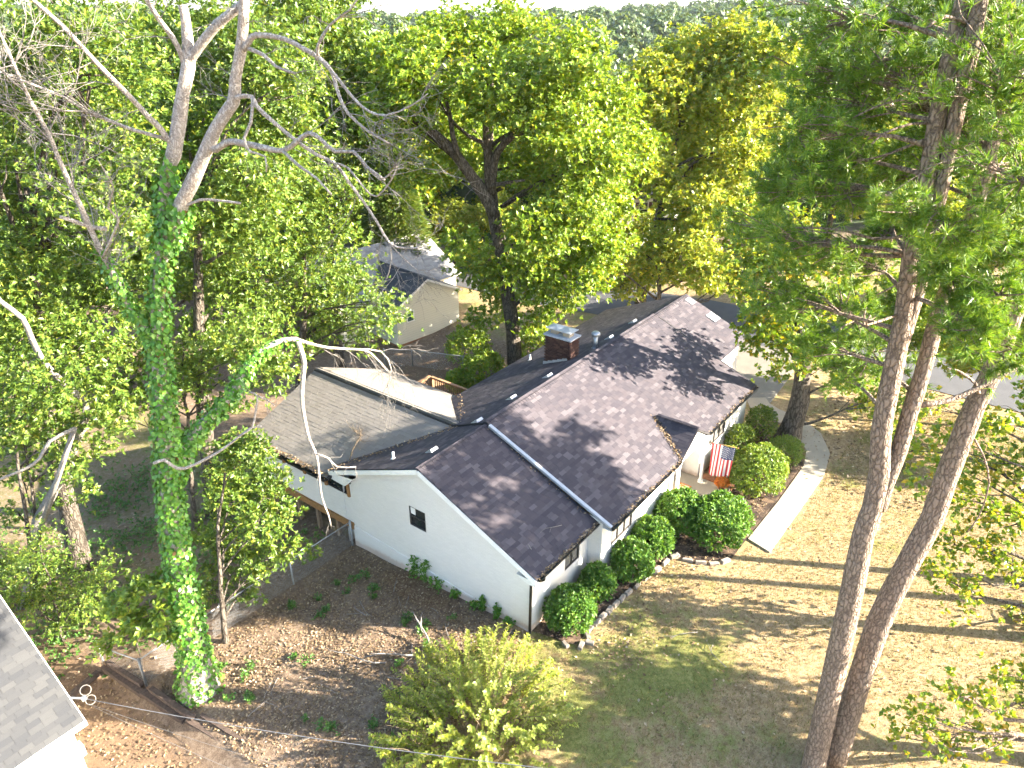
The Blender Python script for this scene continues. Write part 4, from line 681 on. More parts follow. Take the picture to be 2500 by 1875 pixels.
shingle_slope(st, (XA, YF1, ZE), (1, 0, 0), Sf1, XB - XA, nrm_(Sf1))
shingle_slope(st, (XB + .04, YF2, ZE), (1, 0, 0), Sf2, XC - XB - .04, nrm_(Sf2))
shingle_slope(st, (XC, YF3, ZE3), (1, 0, 0), Sf3, XD - XC, nrm_(Sf3))
shingle_slope(st, (XA, YB, ZB), (1, 0, 0), Sb1, XB - XA, nrm_(Sb1))
shingle_slope(st, (XB, YB, ZB + .04), (1, 0, 0), Sb2, XD - XB, nrm_(Sb2))
# porch gable: rows run front to back on each side, cut along the valley
Sp = np.array([PXR - PX0, 0, PZ - 2.50]); Hp = nrm_(Sp)
shingle_slope(st, (PX0, PYF, 2.50), (0, 1, 0), Sp, 2.0, Hp, trim=lambda v: (0, 0.05 + (PYR - PYF - 0.05)*min(1, max(0, v/Hp))))
Sp2 = np.array([PXR - PX1, 0, PZ - 2.50])
shingle_slope(st, (PX1, PYF, 2.50), (0, 1, 0), Sp2, 2.0, nrm_(Sp2), trim=lambda v: (0, 0.05 + (PYR - PYF - 0.05)*min(1, max(0, v/Hp))))
def camd(s):
    P = s[0]; return (P[0]-CAM_LOC[0])**2 + (P[1]-CAM_LOC[1])**2 + (P[2]-CAM_LOC[2])**2 + (1e4 if s[2][1] < 0 else 0)
build_shingles(roof, st, 'shingle_brown', 300, camd)
# ridge caps
mb = MB()
def caps(a, b, wv, e=0.16, w=0.16, sl=0.42):
    a = np.array(a, float); b = np.array(b, float); L = nrm_(b - a); d = (b - a)/L; wv = np.array(wv, float); n = int(L/e)
    for i in range(n):
        p = a + d*i*e; q = p + d*(e + .05); up = np.array([0, 0, 1.0]); h0, h1 = 0.055, 0.042
        vs = [p - wv*w + up*(h0 - w*sl), p + up*h0, p + wv*w + up*(h0 - w*sl), q - wv*w + up*(h1 - w*sl), q + up*h1, q + wv*w + up*(h1 - w*sl)]
        low = [v - up*0.02 for v in vs[:3]]
        mb.add(vs + low, [(0, 1, 4, 3), (1, 2, 5, 4), (6, 7, 1, 0), (7, 8, 2, 1)])
caps((XA, YR, ZR), (XB, YR, ZR), (0, 1, 0)); caps((XB, YR, ZR2), (XD, YR, ZR2), (0, 1, 0), sl=0.41); caps((PXR, PYF, PZ), (PXR, PYR - .1, PZ), (1, 0, 0), sl=0.6)
o = mb.build('ridge_cap', 'shingle_brown', roof); o['kind'] = 'stuff'
# flashing strip where the middle roof stands above the near one
mb = MB(); a = np.array((XB - .015, YR - .15, roofz_f2(YR - .15))); b = np.array((XB - .015, YF2 - .02, ZE))
mb.bar(a + (0, 0, .035), b + (0, 0, .035), 0.13, 0.09); mb.build('flashing_strip', 'light_metal', roof)
mb = MB(); a = np.array((XC + .03, YR - .15, roofz_f2(YR - .15))); b = np.array((XC + .03, YF2 - .02, ZE)); mb.bar(a + (0, 0, -.02), b + (0, 0, -.02), 0.05, 0.12); mb.build('rake_board', 'dark_frame', roof)
# rake boards, soffits, fascia, gutters
def rake(a, b, x, h=0.17, w_=0.03, m='white_trim', nm='rake_board'):
    mb = MB(); mb.bar((x, a[0], a[1] - h/2 - .02), (x, b[0], b[1] - h/2 - .02), w_, h); mb.build(nm, m, roof)
rake((YF1, ZE), (YR, ZR), XA - .012); rake((YR, ZR), (YB, ZB), XA - .012); rake((YF3, ZE3), (YR, ZR2 - .03), XD + .012, m='dark_frame')
mb = MB()
mb.add([(XA, YF1, ZE - .12), (0, YF1, ZE - .12), (0, YR, ZR - .13), (XA, YR, ZR - .13), (0, YB, ZB - .12), (XA, YB, ZB - .12)], [(0, 1, 2, 3), (3, 2, 4, 5)])
# boxed returns at the two gable feet
mb.build('rake_soffit', 'soffit', roof); mb = MB()
mb.add([(XA, YF1, ZE - .1), (XA, 0.42, ZE - .13), (XA, 0.02, ZE - .30), (XA, YF1, ZE - .30), (0, YF1, ZE - .1), (0, 0.42, ZE - .13), (0, 0.02, ZE - .30), (0, YF1, ZE - .30)], [(0, 1, 2, 3), (4, 7, 6, 5), (0, 3, 7, 4), (3, 2, 6, 7), (2, 1, 5, 6)])
mb.build('soffit_return', 'soffit', roof); mb = MB()
mb.add([(XA, YB, ZB - .1), (XA, 7.75, ZB + .12), (XA, 8.25, ZB - .38), (XA, YB, ZB - .34), (0, YB, ZB - .1), (0, 7.75, ZB + .12), (0, 8.25, ZB - .38), (0, YB, ZB - .34)], [(0, 3, 2, 1), (4, 5, 6, 7), (0, 4, 7, 3), (3, 7, 6, 2), (2, 6, 5, 1)])
mb.build('soffit_return', 'soffit', roof); mb = MB()
mb.box(((XA + XB)/2, YF1/2, ZE - .14), (XB - XA - .02, -YF1, .02)); mb.build('soffit', 'soffit', roof); mb = MB(); mb.box(((XB + 8.4)/2, (YF2 - .53)/2, ZE - .14), (8.4 - XB, -YF2 - .5, .02)); mb.build('soffit', 'soffit', roof); mb = MB(); mb.box(((11.05 + XC)/2, (YF2 - .53)/2, ZE - .14), (XC - 11.05, -YF2 - .5, .02))
mb.build('soffit', 'soffit', roof)
# porch pediment
mb = MB(); mb.add([(PX0 + .1, PYF + .06, 2.40), (PX1 - .1, PYF + .06, 2.40), (PXR, PYF + .06, PZ - .08), (PX0 + .1, PYF + .16, 2.40), (PX1 - .1, PYF + .16, 2.40), (PXR, PYF + .16, PZ - .08)], [(0, 1, 2), (3, 5, 4), (0, 3, 4, 1)])
mb.box((PXR, -.35, 2.42), (2.5, 1.1, .04)); mb.build('porch_pediment', 'white_trim', roof)
for xx in (PX0 + .1, PX1 - .1):
    mb = MB(); mb.box((xx, PYF + .12, 1.27), (.11, .11, 2.26)); mb.box((xx, PYF + .12, .22), (.17, .17, .14)); mb.box((xx, PYF + .12, 2.34), (.17, .17, .1)); mb.build('porch_post', 'white_trim', house)
def gutter(x0, x1, y, z):
    mb = MB(); n = 7
    prof = [(-.00, 0), (-.00, -.09), (-.03, -.11), (-.09, -.11), (-.11, -.05), (-.12, 0)]
    vs = [(x, y + p[0], z + p[1]) for x in (x0, x1) for p in prof]; k = len(prof)
    mb.add(vs, [(i, i+1, k+i+1, k+i) for i in range(k-1)] + [tuple(range(k)), tuple(reversed(range(k, 2*k)))]); 
    mb.box(((x0+x1)/2, y - .06, z - .03), (x1 - x0 - .02, .1, .01)); return mb.build('gutter', 'dark_metal', roof)
gutter(XA + .1, XB - .02, YF1, ZE - .0); gutter(XB + .02, PX0 - .02, YF2, ZE - .0); gutter(PX1 + .05, XC, YF2, ZE - .0)
mb = MB(); mb.tube([(0.15, YF1 - .06, ZE - .1), (0.15, YF1 - .06, ZE - .2), (-0.06, -.05, ZE - .38), (-.07, -.02, 0.25), (-.07, -.02, .06), (-.3, -.1, .03)], 0.05, 8); mb.build('downspout', 'dark_metal', house)
mb = MB(); mb.tube([(-.62, .55, .08), (-.32, .35, .07)], .07, 9); mb.build('drain_pipe', 'dark_metal', house)
# chimney with its own bricks
ch = empty('chimney', parent=house)
cx0, cx1, cy0, cy1, ct = 10.15, 10.85, 5.35, 6.65, 5.18
mb = MB(); mb.box(((cx0+cx1)/2, (cy0+cy1)/2, (3.4+ct)/2), (cx1-cx0-.02, cy1-cy0-.02, ct-3.4)); mb.build('chimney_core', 'mortar', ch)
t = NT('chimney_brick'); c = t.ramp(t.rand(), [(0.0, (0.035, 0.018, 0.016)), (0.5, (0.06, 0.03, 0.024)), (1.0, (0.105, 0.055, 0.04))]); g = t.n('NewGeometry'); no = t.noise(30, 4, 0.7, g.outputs['Position']); t.bsdf(c, .9, 0, .2, no.outputs[0], .4); MAT['chimney_brick'] = t.m
mb = MB(); mb.box((0, 0, 0), (.195, .05, .058)); bm_ = mb.mesh('brick', 'chimney_brick')
nb = 0
for r_ in range(24):
    z = ct - .05 - r_*.068
    for (O, U, L, rot) in (((cx0 - .004, cy0), (0, 1), cy1 - cy0, math.pi/2), ((cx0, cy0 - .004), (1, 0), cx1 - cx0, 0)):
        n = int(round(L/.205)); off = .1025 if r_ % 2 else 0
        for i in range(n + (1 if off else 0)):
            u = i*.205 + .1025 - off; wfac = 1.0
            if u < .05: u, wfac = .05, .48
            if u > L - .05: u, wfac = L - .05, .48
            x = O[0] + U[0]*u; y = O[1] + U[1]*u
            if z < roofz_b(y) - .05: continue
            if nb >= 290: continue
            o = link('brick', bm_, ch); o.location = (x, y, z); o.rotation_euler[2] = rot; o.scale = (wfac, 1, 1); nb += 1
mb = MB(); mb.box(((cx0+cx1)/2, (cy0+cy1)/2, ct + .03), (cx1-cx0+.12, cy1-cy0+.12, .07)); mb.build('crown_slab', 'cap_concrete', ch)
for yy in (5.68, 6.32):
    cap = empty('flue_cap', parent=house); xx = 10.5
    mb = MB(); mb.box((xx, yy, ct + .14), (.34, .34, .16)); mb.build('flue_tile', 'clay_tile', cap)
    mb = MB()
    for a in (-.17, .17):
        for b in (-.17, .17): mb.box((xx+a, yy+b, ct + .27), (.02, .02, .14))
    h0, h1, s_ = ct + .33, ct + .43, .32
    mb.add([(xx-s_, yy-s_, h0), (xx+s_, yy-s_, h0), (xx+s_, yy+s_, h0), (xx-s_, yy+s_, h0), (xx, yy, h1), (xx-s_, yy-s_, h0-.03), (xx+s_, yy-s_, h0-.03), (xx+s_, yy+s_, h0-.03), (xx-s_, yy+s_, h0-.03)], [(0, 1, 4), (1, 2, 4), (2, 3, 4), (3, 0, 4), (5, 6, 1, 0), (6, 7, 2, 1), (7, 8, 3, 2), (8, 5, 0, 3), (8, 7, 6, 5)])
    mb.build('cap_lid', 'light_metal', cap)
for i in range(5):   # stepped flashing up the side of the chimney
    y = 6.58 - i*.25; z = roofz_b(y) + .02
    mb = MB(); mb.add([(cx0 - .04, y + .13, z - .06), (cx0 - .04, y - .12, z + .05), (cx0 - .04, y - .12, z + .22), (cx0 - .04, y + .13, z + .16), (cx0 - .01, y + .13, z - .06), (cx0 - .01, y - .12, z + .05), (cx0 - .01, y - .12, z + .22), (cx0 - .01, y + .13, z + .16)], [(0, 1, 2, 3), (4, 7, 6, 5), (0, 3, 7, 4), (3, 2, 6, 7), (1, 5, 6, 2)]); mb.build('step_flashing', 'light_metal', ch)
# pipes and vents on the rear slope
def rz(y): return ZB + .04 + (ZR2 - ZB - .04)*(YB - y)/(YB - YR)
vt = empty('vent_stack', parent=house); vx, vy = 11.62, 4.98; vz = rz(vy)
mb = MB(); mb.tube([(vx, vy, vz - .1), (vx, vy, vz + .62)], .1, 14); mb.build('vent_pipe', 'galvanised', vt)
mb = MB(); mb.tube([(vx, vy, vz + .58), (vx, vy, vz + .62), (vx, vy, vz + .72), (vx, vy, vz + .78), (vx, vy, vz + .80)], [.12, .2, .2, .14, .02], 16); mb.build('vent_cap', 'galvanised', vt)
mb = MB(); mb.tube([(vx, vy, vz + .0), (vx, vy, vz + .07)], [.17, .11], 14); mb.build('vent_collar', 'galvanised', vt)
for (x, y, h) in ((11.13, 8.16, .3), (0.62, 6.43, .28)):
    z = rz(y) - (.05 if x < 3 else 0); mb = MB(); mb.tube([(x, y, z - .1), (x, y, z + h)], .045, 10); mb.tube([(x, y, z), (x, y, z + .05)], [.1, .06], 10); mb.build('plumbing_pipe', 'pvc', roof)
for (x, y) in ((8.07, 5.03), (5.76, 5.12), (3.53, 4.98), (12.92, 5.02), (15.32, 5.15), (1.14, 5.02)):
    z = rz(y) + (.01 if x > 3.3 else -.05); sl_ = -.40; v = empty('roof_vent', (x, y, z), parent=house); v.rotation_euler = (math.atan(sl_), 0, 0)
    mb = MB(); mb.add([(-.17, .2, .03), (.17, .2, .03), (.17, -.16, .03), (-.17, -.16, .03), (-.15, .16, .05), (.15, .16, .05), (.15, -.12, .13), (-.15, -.12, .13)], [(3, 2, 1, 0), (0, 1, 5, 4), (1, 2, 6, 5), (2, 3, 7, 6), (3, 0, 4, 7), (4, 5, 6, 7)]); mb.build('vent_hood', 'light_metal', v)
for (x, y, wx, wy) in ((19.2, 4.05, .45, .42), (19.15, 2.75, .62, .52)):
    z = roofz_f2(y); mb = MB(); mb.bar((x, y - wy/2, z + .02 - .2*wy), (x, y + wy/2, z + .02 + .2*wy), wx, .03); mb.build('roof_patch', 'light_metal', roof)

# --- sun room wing on posts
sun = house
SXR, SZR, SX0, SX1, SZ0, SZ1, SY1 = 3.55, 4.02, -0.36, 7.3, 2.46, 2.46, 13.95
rf2 = MB(); slab(rf2, [(SX0, SY1, SZ0), (SX0, 9.02, SZ0), (SXR, 5.6, SZR), (SXR, SY1, SZR)], .09); slab(rf2, [(SXR, 5.5, SZR), (SX1, 8.6, SZ1), (SX1, SY1, SZ1), (SXR, SY1, SZR)], .09)
rdk = rf2.build('wing_roof_deck', 'roof_felt', sun)
st = []; Sa = np.array([SXR - SX0, 0, SZR - SZ0]); Sb = np.array([SXR - SX1, 0, SZR - SZ1])
HS = nrm_(Sa)
shingle_slope(st, (SX0, 5.4, SZ0), (0, 1, 0), Sa, SY1 - 5.4, HS, e=.15, w=.34, jitter=.003, trim=lambda v: (max(0.2, 3.62 - 3.42*v/HS), SY1 - 5.4))
shingle_slope(st, (SX1, 5.4, SZ1), (0, 1, 0), Sb, SY1 - 5.4, nrm_(Sb), e=.15, w=.34, jitter=.003)
build_shingles(rdk, st, 'shingle_grey', 0, camd, .15)
mb = MB(); caps((SXR, 5.7, SZR + .02), (SXR, SY1, SZR + .02), (1, 0, 0), sl=.40); o = mb.build('wing_ridge_vent', 'shingle_grey', sun)
mb = MB(); mb.bar((SXR - .2, 6.0, SZR - .04), (SXR - .2, SY1, SZR - .04), .05, .06); mb.build('ridge_vent_slot', 'dark_frame', sun)
mb = MB()
wall_panel(mb, (0.03, 8.24, 0), (0, 1, 0), [(0, .53), (0, 1.72), (5.4, 1.72), (5.4, .53)], (), .1, 0, (-1, 0, 0))
wall_panel(mb, (0.03, 13.64, 0), (1, 0, 0), [(0, .3), (0, 2.5), (3.5, 3.9), (7.0, 2.5), (7.0, .3)], (), .1, 0, (0, 1, 0))
wall_panel(mb, (7.03, 8.6, 0), (0, 1, 0), [(0, .3), (0, 2.5), (5.04, 2.5), (5.04, .3)], (), .1, 0, (1, 0, 0))
mb.add([(0.02, 8.24, .5), (7.0, 8.24, .5), (7.0, 13.64, .5), (0.02, 13.64, .5)], [(0, 1, 2, 3)])
mb.build('wing_wall', wallm, sun)
nwin = 4
for i in range(nwin):
    y0 = 8.40 + i*5.1/nwin; window(sun, (0.03, 0, 0), (0, 1, 0), (-1, 0, 0), y0, y0 + 5.1/nwin - .14, 1.74, 2.38, .03, 1, 'dark_glass', 'dark_frame', .05)
    mb = MB(); mb.box((0.0, y0 - .07, 2.06), (.09, .12, .66)); mb.build('mullion_post', 'beam_wood', sun)
mb = MB(); mb.box((0.04, 10.9, 2.41), (.14, 5.5, .08)); mb.build('window_head', 'dark_frame', sun)
mb = MB(); mb.box((-.01, 10.95, .40), (.09, 5.45, .26)); mb.box((3.5, 13.6, .40), (7.0, .09, .26)); mb.build('rim_beam', 'beam_wood', sun)
for (x, y) in ((.12, 9.35), (.12, 10.55), (.12, 11.75), (.12, 13.3), (3.4, 13.4), (3.4, 10.4), (6.8, 13.4)):
    mb = MB(); zb = gz(x, y) - .2; mb.box((x, y, (.28 + zb)/2), (.14, .14, .28 - zb)); mb.build('support_post', 'post_wood', sun)
mb = MB(); prof = [(0, 0), (0, -.09), (-.10, -.10), (-.12, 0)]; vs = [(SX0 + p[0], y, SZ0 + p[1]) for y in (9.0, SY1) for p in prof]; mb.add(vs, [(i, 4+i, 5+i, i+1) for i in range(3)] + [(3, 2, 1, 0), (4, 5, 6, 7)]); mb.build('wing_gutter', 'dark_metal', sun)
# --- rear deck with railing
dk = empty('deck', parent=house)
mb = MB(); zc = .32
for i in range(15): mb.box((8.42, 9.1 + .14 + i*.28, zc), (2.7, .26, .04))
mb.build('deck_boards', 'deck_wood', dk)['kind'] = 'stuff'
def rail(a, b):
    a = np.array((*a, 0.0)); b = np.array((*b, 0.0)); L = nrm_(b - a); d = (b - a)/L
    mb = MB(); mb.bar(a + (0, 0, 1.36), b + (0, 0, 1.36), .14, .04); mb.bar(a + (0, 0, .46), b + (0, 0, .46), .04, .08); mb.bar(a + (0, 0, 1.29), b + (0, 0, 1.29), .04, .08); mb.build('handrail', 'deck_wood', dk)
    n = int(L/.13)
    for i in range(1, n): p = a + d*L*i/n; mb = MB(); mb.box(p + (0, 0, .86), (.035, .035, .92)); mb.build('baluster', 'deck_wood', dk)
    for p in (a, b): mb = MB(); mb.box(p + (0, 0, .1), (.1, .1, 2.5)); mb.build('railing_post', 'deck_wood', dk)
rail((7.2, 13.3), (9.7, 13.3)); rail((9.7, 13.17), (9.7, 9.3))
# --- porch slab and steps
mb = MB(); mb.prism([(8.8, .2), (8.8, -1.0), (9.2, -2.0), (11.55, -2.0), (11.55, -.55), (11.2, -.5), (11.2, .2)], -.1, .15); mb.build('porch_slab', 'concrete', house)
mb = MB(); mb.prism([(11.22, -.62), (11.56, -.62), (11.56, -2.05), (11.22, -2.05)], -.1, .19); mb.build('porch_curb', 'terracotta_brick', house)
# ================================================================== OTHER HOUSES
# neighbour at the lower edge: grey shingle roof, white wall
nb_h = empty('neighbour_house', (-11, 7, gz(-11, 7)), 'white house corner with light grey shingle roof at the lower edge', 'house')
nb_o = Vector(nb_h.location)
def sub(p): return np.array(p, float) - np.array(nb_o)
NX, NY, NZ, SLP = -10.72, 6.30, 1.80, 0.66
nroof = empty('roof', parent=nb_h)
S_ = np.array([0, 1, SLP]); H_ = 4.6*math.hypot(1, SLP)
mb = MB(); slab(mb, [sub((-22, NY, NZ)), sub((NX, NY, NZ)), sub((NX, NY + 4.6, NZ + 4.6*SLP)), sub((-22, NY + 4.6, NZ + 4.6*SLP))], .1); slab(mb, [sub((-22, NY+4.6, NZ+4.6*SLP)), sub((NX, NY+4.6, NZ+4.6*SLP)), sub((NX, NY + 9.2, NZ)), sub((-22, NY + 9.2, NZ))], .1)
mb.build('roof_deck', 'roof_felt', nroof)
st = []; shingle_slope(st, sub((-19, NY, NZ)), (1, 0, 0), S_, NX + 19, H_, e=.145, w=.33)
def camd2(s):
    P = s[0] + np.array(nb_o); return (P[0] - NX)**2*1.3 + (P[1] - NY - 1.2)**2
build_shingles(nroof, st, 'shingle_ash', 300, camd2)
mb = MB(); mb.bar(sub((-22, NY - .05, NZ - .06)), sub((NX + .02, NY - .05, NZ - .06)), .1, .1); mb.build('gutter', 'pvc', nroof)
mb = MB(); mb.bar(sub((NX + .015, NY, NZ - .09)), sub((NX + .015, NY + 4.6, NZ + 4.6*SLP - .09)), .03, .15); mb.build('rake_board', 'white_trim', nroof)
mb = MB(); wx, wy = NX - .25, NY + .42
wall_panel(mb, sub((-22, wy, 0)), (1, 0, 0), [(0, -1.6), (0, NZ + .15), (wx + 22, NZ + .15), (wx + 22, -1.6)], (), .1, 0, (0, -1, 0))
wall_panel(mb, sub((wx, wy, 0)), (0, 1, 0), [(0, -1.6), (0, NZ + .15), (4.18, NZ + .1 + 4.3*SLP), (8.3, NZ + .15), (8.3, -1.6)], (), .1, 0, (1, 0, 0))
mb.build('wall', 'white_trim', nb_h)
# service drop: bracket with coiled loops, three wires
sv = empty('service_bracket', parent=nb_h)
br0 = np.array((-10.45, 6.75, 2.02))
mb = MB(); mb.tube([sub((NX - .02, 7.0, 2.15)), sub(br0)], .025, 7); mb.box(sub(br0), (.12, .12, .08)); mb.build('bracket_arm', 'galvanised', sv)
for (ox, oy, oz, r_) in ((.12, .1, .12, .13), (.1, -.12, -.06, .12)):
    mb = MB(); mb.tube([sub(br0 + (ox + r_*math.cos(a), oy + r_*.7*math.sin(a), oz + r_*.7*math.sin(a))) for a in np.linspace(0, 6.28, 16)], .009, 5, cap=False); mb.build('wire_loop', 'wire_pale', sv)
mb = MB(); mb.tube([sub((wx + .05, 7.1, 1.6)), sub((wx + .05, 7.1, -1.2))], .05, 8); mb.box(sub((wx + .1, 7.1, .2)), (.18, .25, .35)); mb.build('meter_riser', 'pvc', nb_h)
def wire(name, a, b, sag, r, mat, label):
    a = np.array(a, float); b = np.array(b, float)
    pts = [a*(1-u) + b*u - np.array([0, 0, 4*sag*u*(1-u)]) for u in np.linspace(0, 1, 18)]
    mb = MB(); mb.tube(pts, r, 5); tagged(mb.build(name, mat), label, 'wire')
wire('service_wire', br0, (-4.2, -9.5, 5.2), .35, .010, 'wire_insulation', 'thick pale service wire strung from the grey roof corner')
wire('service_wire', br0 + (0, -.15, -.08), (-5.6, -9.5, 4.4), .5, .005, 'wire_pale', 'middle thin wire strung below the thick service wire')
wire('service_wire', br0 + (.02, -.2, -.12), (-6.6, -9.5, 4.0), .6, .005, 'wire_pale', 'lowest thin wire sagging from the grey roof corner')

# second house behind the garden: cream siding
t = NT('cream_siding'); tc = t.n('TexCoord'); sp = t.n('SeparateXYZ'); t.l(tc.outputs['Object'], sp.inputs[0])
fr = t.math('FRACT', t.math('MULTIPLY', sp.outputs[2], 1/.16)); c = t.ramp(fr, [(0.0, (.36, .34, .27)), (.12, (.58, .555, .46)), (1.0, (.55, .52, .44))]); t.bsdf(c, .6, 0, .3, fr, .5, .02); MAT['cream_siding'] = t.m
A2 = R(-7.7); ex, ey = np.array((math.cos(A2), math.sin(A2), 0)), np.array((-math.sin(A2), math.cos(A2), 0))
z2 = -2.0; sc2 = (18.134 + 2.0)/(18.134 + .6)
b1 = np.array(CAM_LOC) + (np.array((15.47, 20.26, -.6)) - np.array(CAM_LOC))*sc2
h2 = empty('cream_house', tuple(b1), 'cream sided house with dark and pale shingle roofs beyond the back garden', 'house')
def q2(a, b, z): return ex*a + ey*b + np.array((0, 0, z))
k2 = sc2; xa, xr, xe = -1.30*k2, 1.30*k2, 4.1*k2; ze2, zr2 = 2.45*k2, 3.70*k2; D2 = 12.0
mb = MB(); wall_panel(mb, q2(0, 0, 0), ex, [(xa + .25, 0), (xa + .25, ze2 - .02), (xr, zr2 - .15), (xe - .25, ze2 - .02), (xe - .25, 0)], ((-.28*k2, .28*k2, 1.27*k2, 1.98*k2),), .08, 0, -ey)
wall_panel(mb, q2(xa + .25, 0, 0), ey, [(0, 0), (0, ze2), (D2, ze2), (D2, 0)], (), .1, 0, -ex); wall_panel(mb, q2(xe - .25, 0, 0), ey, [(0, 0), (0, ze2), (D2, ze2), (D2, 0)], (), .1, 0, ex)
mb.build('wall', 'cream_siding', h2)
mb = MB(); mb.add([q2(xa + .27, .02, 0), q2(xe - .27, .02, 0), q2(xe - .27, .02, -1.2), q2(xa + .27, .02, -1.2), q2(xa + .27, D2, 0), q2(xa + .27, D2, -1.2)], [(0, 3, 2, 1), (0, 4, 5, 3)]); mb.build('foundation', 'terracotta_brick', h2)
window(h2, q2(0, 0, 0), ex, -ey, -.28*k2, .28*k2, 1.27*k2, 1.98*k2, .03, 1, 'teal_glass', 'white_trim', .05, 2)
rf = empty('roof', parent=h2)
mb = MB(); slab(mb, [q2(xa, -.2, ze2 - .1), q2(xr, -.2, zr2), q2(xr, D2, zr2), q2(xa, D2, ze2 - .1)], .12); slab(mb, [q2(xr, -.2, zr2), q2(xe, -.2, ze2 - .1), q2(xe, D2, ze2 - .1), q2(xr, D2, zr2)], .12); mb.build('roof_deck', 'white_trim', rf)
st = []
shingle_slope(st, q2(xa, -.2, ze2 - .1), ey, q2(xr - xa, 0, zr2 - ze2 + .1), D2, nrm_(q2(xr - xa, 0, zr2 - ze2 + .1)), e=.2, w=.6); shingle_slope(st, q2(xe, -.2, ze2 - .1), ey, q2(xr - xe, 0, zr2 - ze2 + .1), D2, nrm_(q2(xr - xe, 0, zr2 - ze2 + .1)), e=.2, w=.6)
build_shingles(rf, st, 'shingle_slate', 0, lambda s: 0, .2)
# cross wing with the pale roof
wv0, wr, wz_r, wz_e = 2.4, 6.4, 4.75, 2.5; wx0, wx1 = -4.0, 6.6
mb = MB(); slab(mb, [q2(wx0, wv0, wz_e), q2(wx1, wv0, wz_e), q2(wx1, wr, wz_r), q2(wx0, wr, wz_r)], .12); slab(mb, [q2(wx0, wr, wz_r), q2(wx1, wr, wz_r), q2(wx1, 2*wr - wv0, wz_e), q2(wx0, 2*wr - wv0, wz_e)], .12); mb.build('wing_deck', 'white_trim', rf)
st = []; shingle_slope(st, q2(wx0, wv0, wz_e), ex, q2(0, wr - wv0, wz_r - wz_e), wx1 - wx0, nrm_(q2(0, wr - wv0, wz_r - wz_e)), e=.2, w=.6); build_shingles(rf, st, 'shingle_pale', 0, lambda s: 0, .2)
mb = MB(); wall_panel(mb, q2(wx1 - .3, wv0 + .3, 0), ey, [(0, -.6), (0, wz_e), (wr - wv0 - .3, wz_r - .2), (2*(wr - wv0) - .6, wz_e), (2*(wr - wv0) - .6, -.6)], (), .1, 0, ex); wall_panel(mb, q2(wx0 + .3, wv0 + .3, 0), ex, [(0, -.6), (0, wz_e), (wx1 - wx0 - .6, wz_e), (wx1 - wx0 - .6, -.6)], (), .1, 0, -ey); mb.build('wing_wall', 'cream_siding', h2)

# third house far behind the trees
simple('pale_siding', (.70, .68, .66), .7, var=.05); simple('rust_wood', (.45, .17, .06), .8, var=.3); simple('maroon', (.10, .04, .045), .7)
h3p = (47.0, 24.6); h3 = empty('far_house', (*h3p, gz(*h3p)), 'pale far house half hidden behind the trees across the road', 'house', rz=R(-40))
mb = MB(); W3, D3, H3 = 11, 7, 5.2
wall_panel(mb, (-W3/2, -D3/2, 0), (1, 0, 0), [(0, -2), (0, H3), (W3, H3), (W3, -2)], ((3.6, 4.5, 3.2, 4.5), (6.6, 7.5, 3.2, 4.5), (3.6, 4.5, .8, 2.1)), .1, 0, (0, -1, 0)); wall_panel(mb, (-W3/2, -D3/2, 0), (0, 1, 0), [(0, -2), (0, H3), (D3/2, H3 + 1.8), (D3, H3), (D3, -2)], (), .1, 0, (-1, 0, 0)); mb.build('wall', 'pale_siding', h3)
for (a, b, c0, c1) in ((3.6, 4.5, 3.2, 4.5), (6.6, 7.5, 3.2, 4.5), (3.6, 4.5, .8, 2.1)):
    window(h3, (-W3/2, -D3/2, 0), (1, 0, 0), (0, -1, 0), a, b, c0, c1, .03, 1, 'dark_glass', 'white_trim', .07, 2)
    for s_ in (a - .3, b + .05): mb = MB(); mb.box((-W3/2 + s_ + .12, -D3/2 - .03, (c0 + c1)/2), (.28, .05, c1 - c0)); mb.build('shutter', 'maroon', h3)
mb = MB(); slab(mb, [(-W3/2 - .3, -D3/2 - .4, H3 - .2), (W3/2 + .3, -D3/2 - .4, H3 - .2), (W3/2 + .3, 0, H3 + 1.9), (-W3/2 - .3, 0, H3 + 1.9)], .15); slab(mb, [(-W3/2 - .3, 0, H3 + 1.9), (W3/2 + .3, 0, H3 + 1.9), (W3/2 + .3, D3/2 + .4, H3 - .2), (-W3/2 - .3, D3/2 + .4, H3 - .2)], .15); mb.build('roof', 'shingle_slate', h3)
for xx in (-1.2, 1.0): mb = MB(); mb.box((xx, -D3/2 - .9, 1.1), (.2, .2, 2.6)); mb.build('porch_column', 'rust_wood', h3)
mb = MB(); mb.box((-.1, -D3/2 - .6, 2.45), (3, 1.2, .15)); mb.build('porch_roof', 'rust_wood', h3)

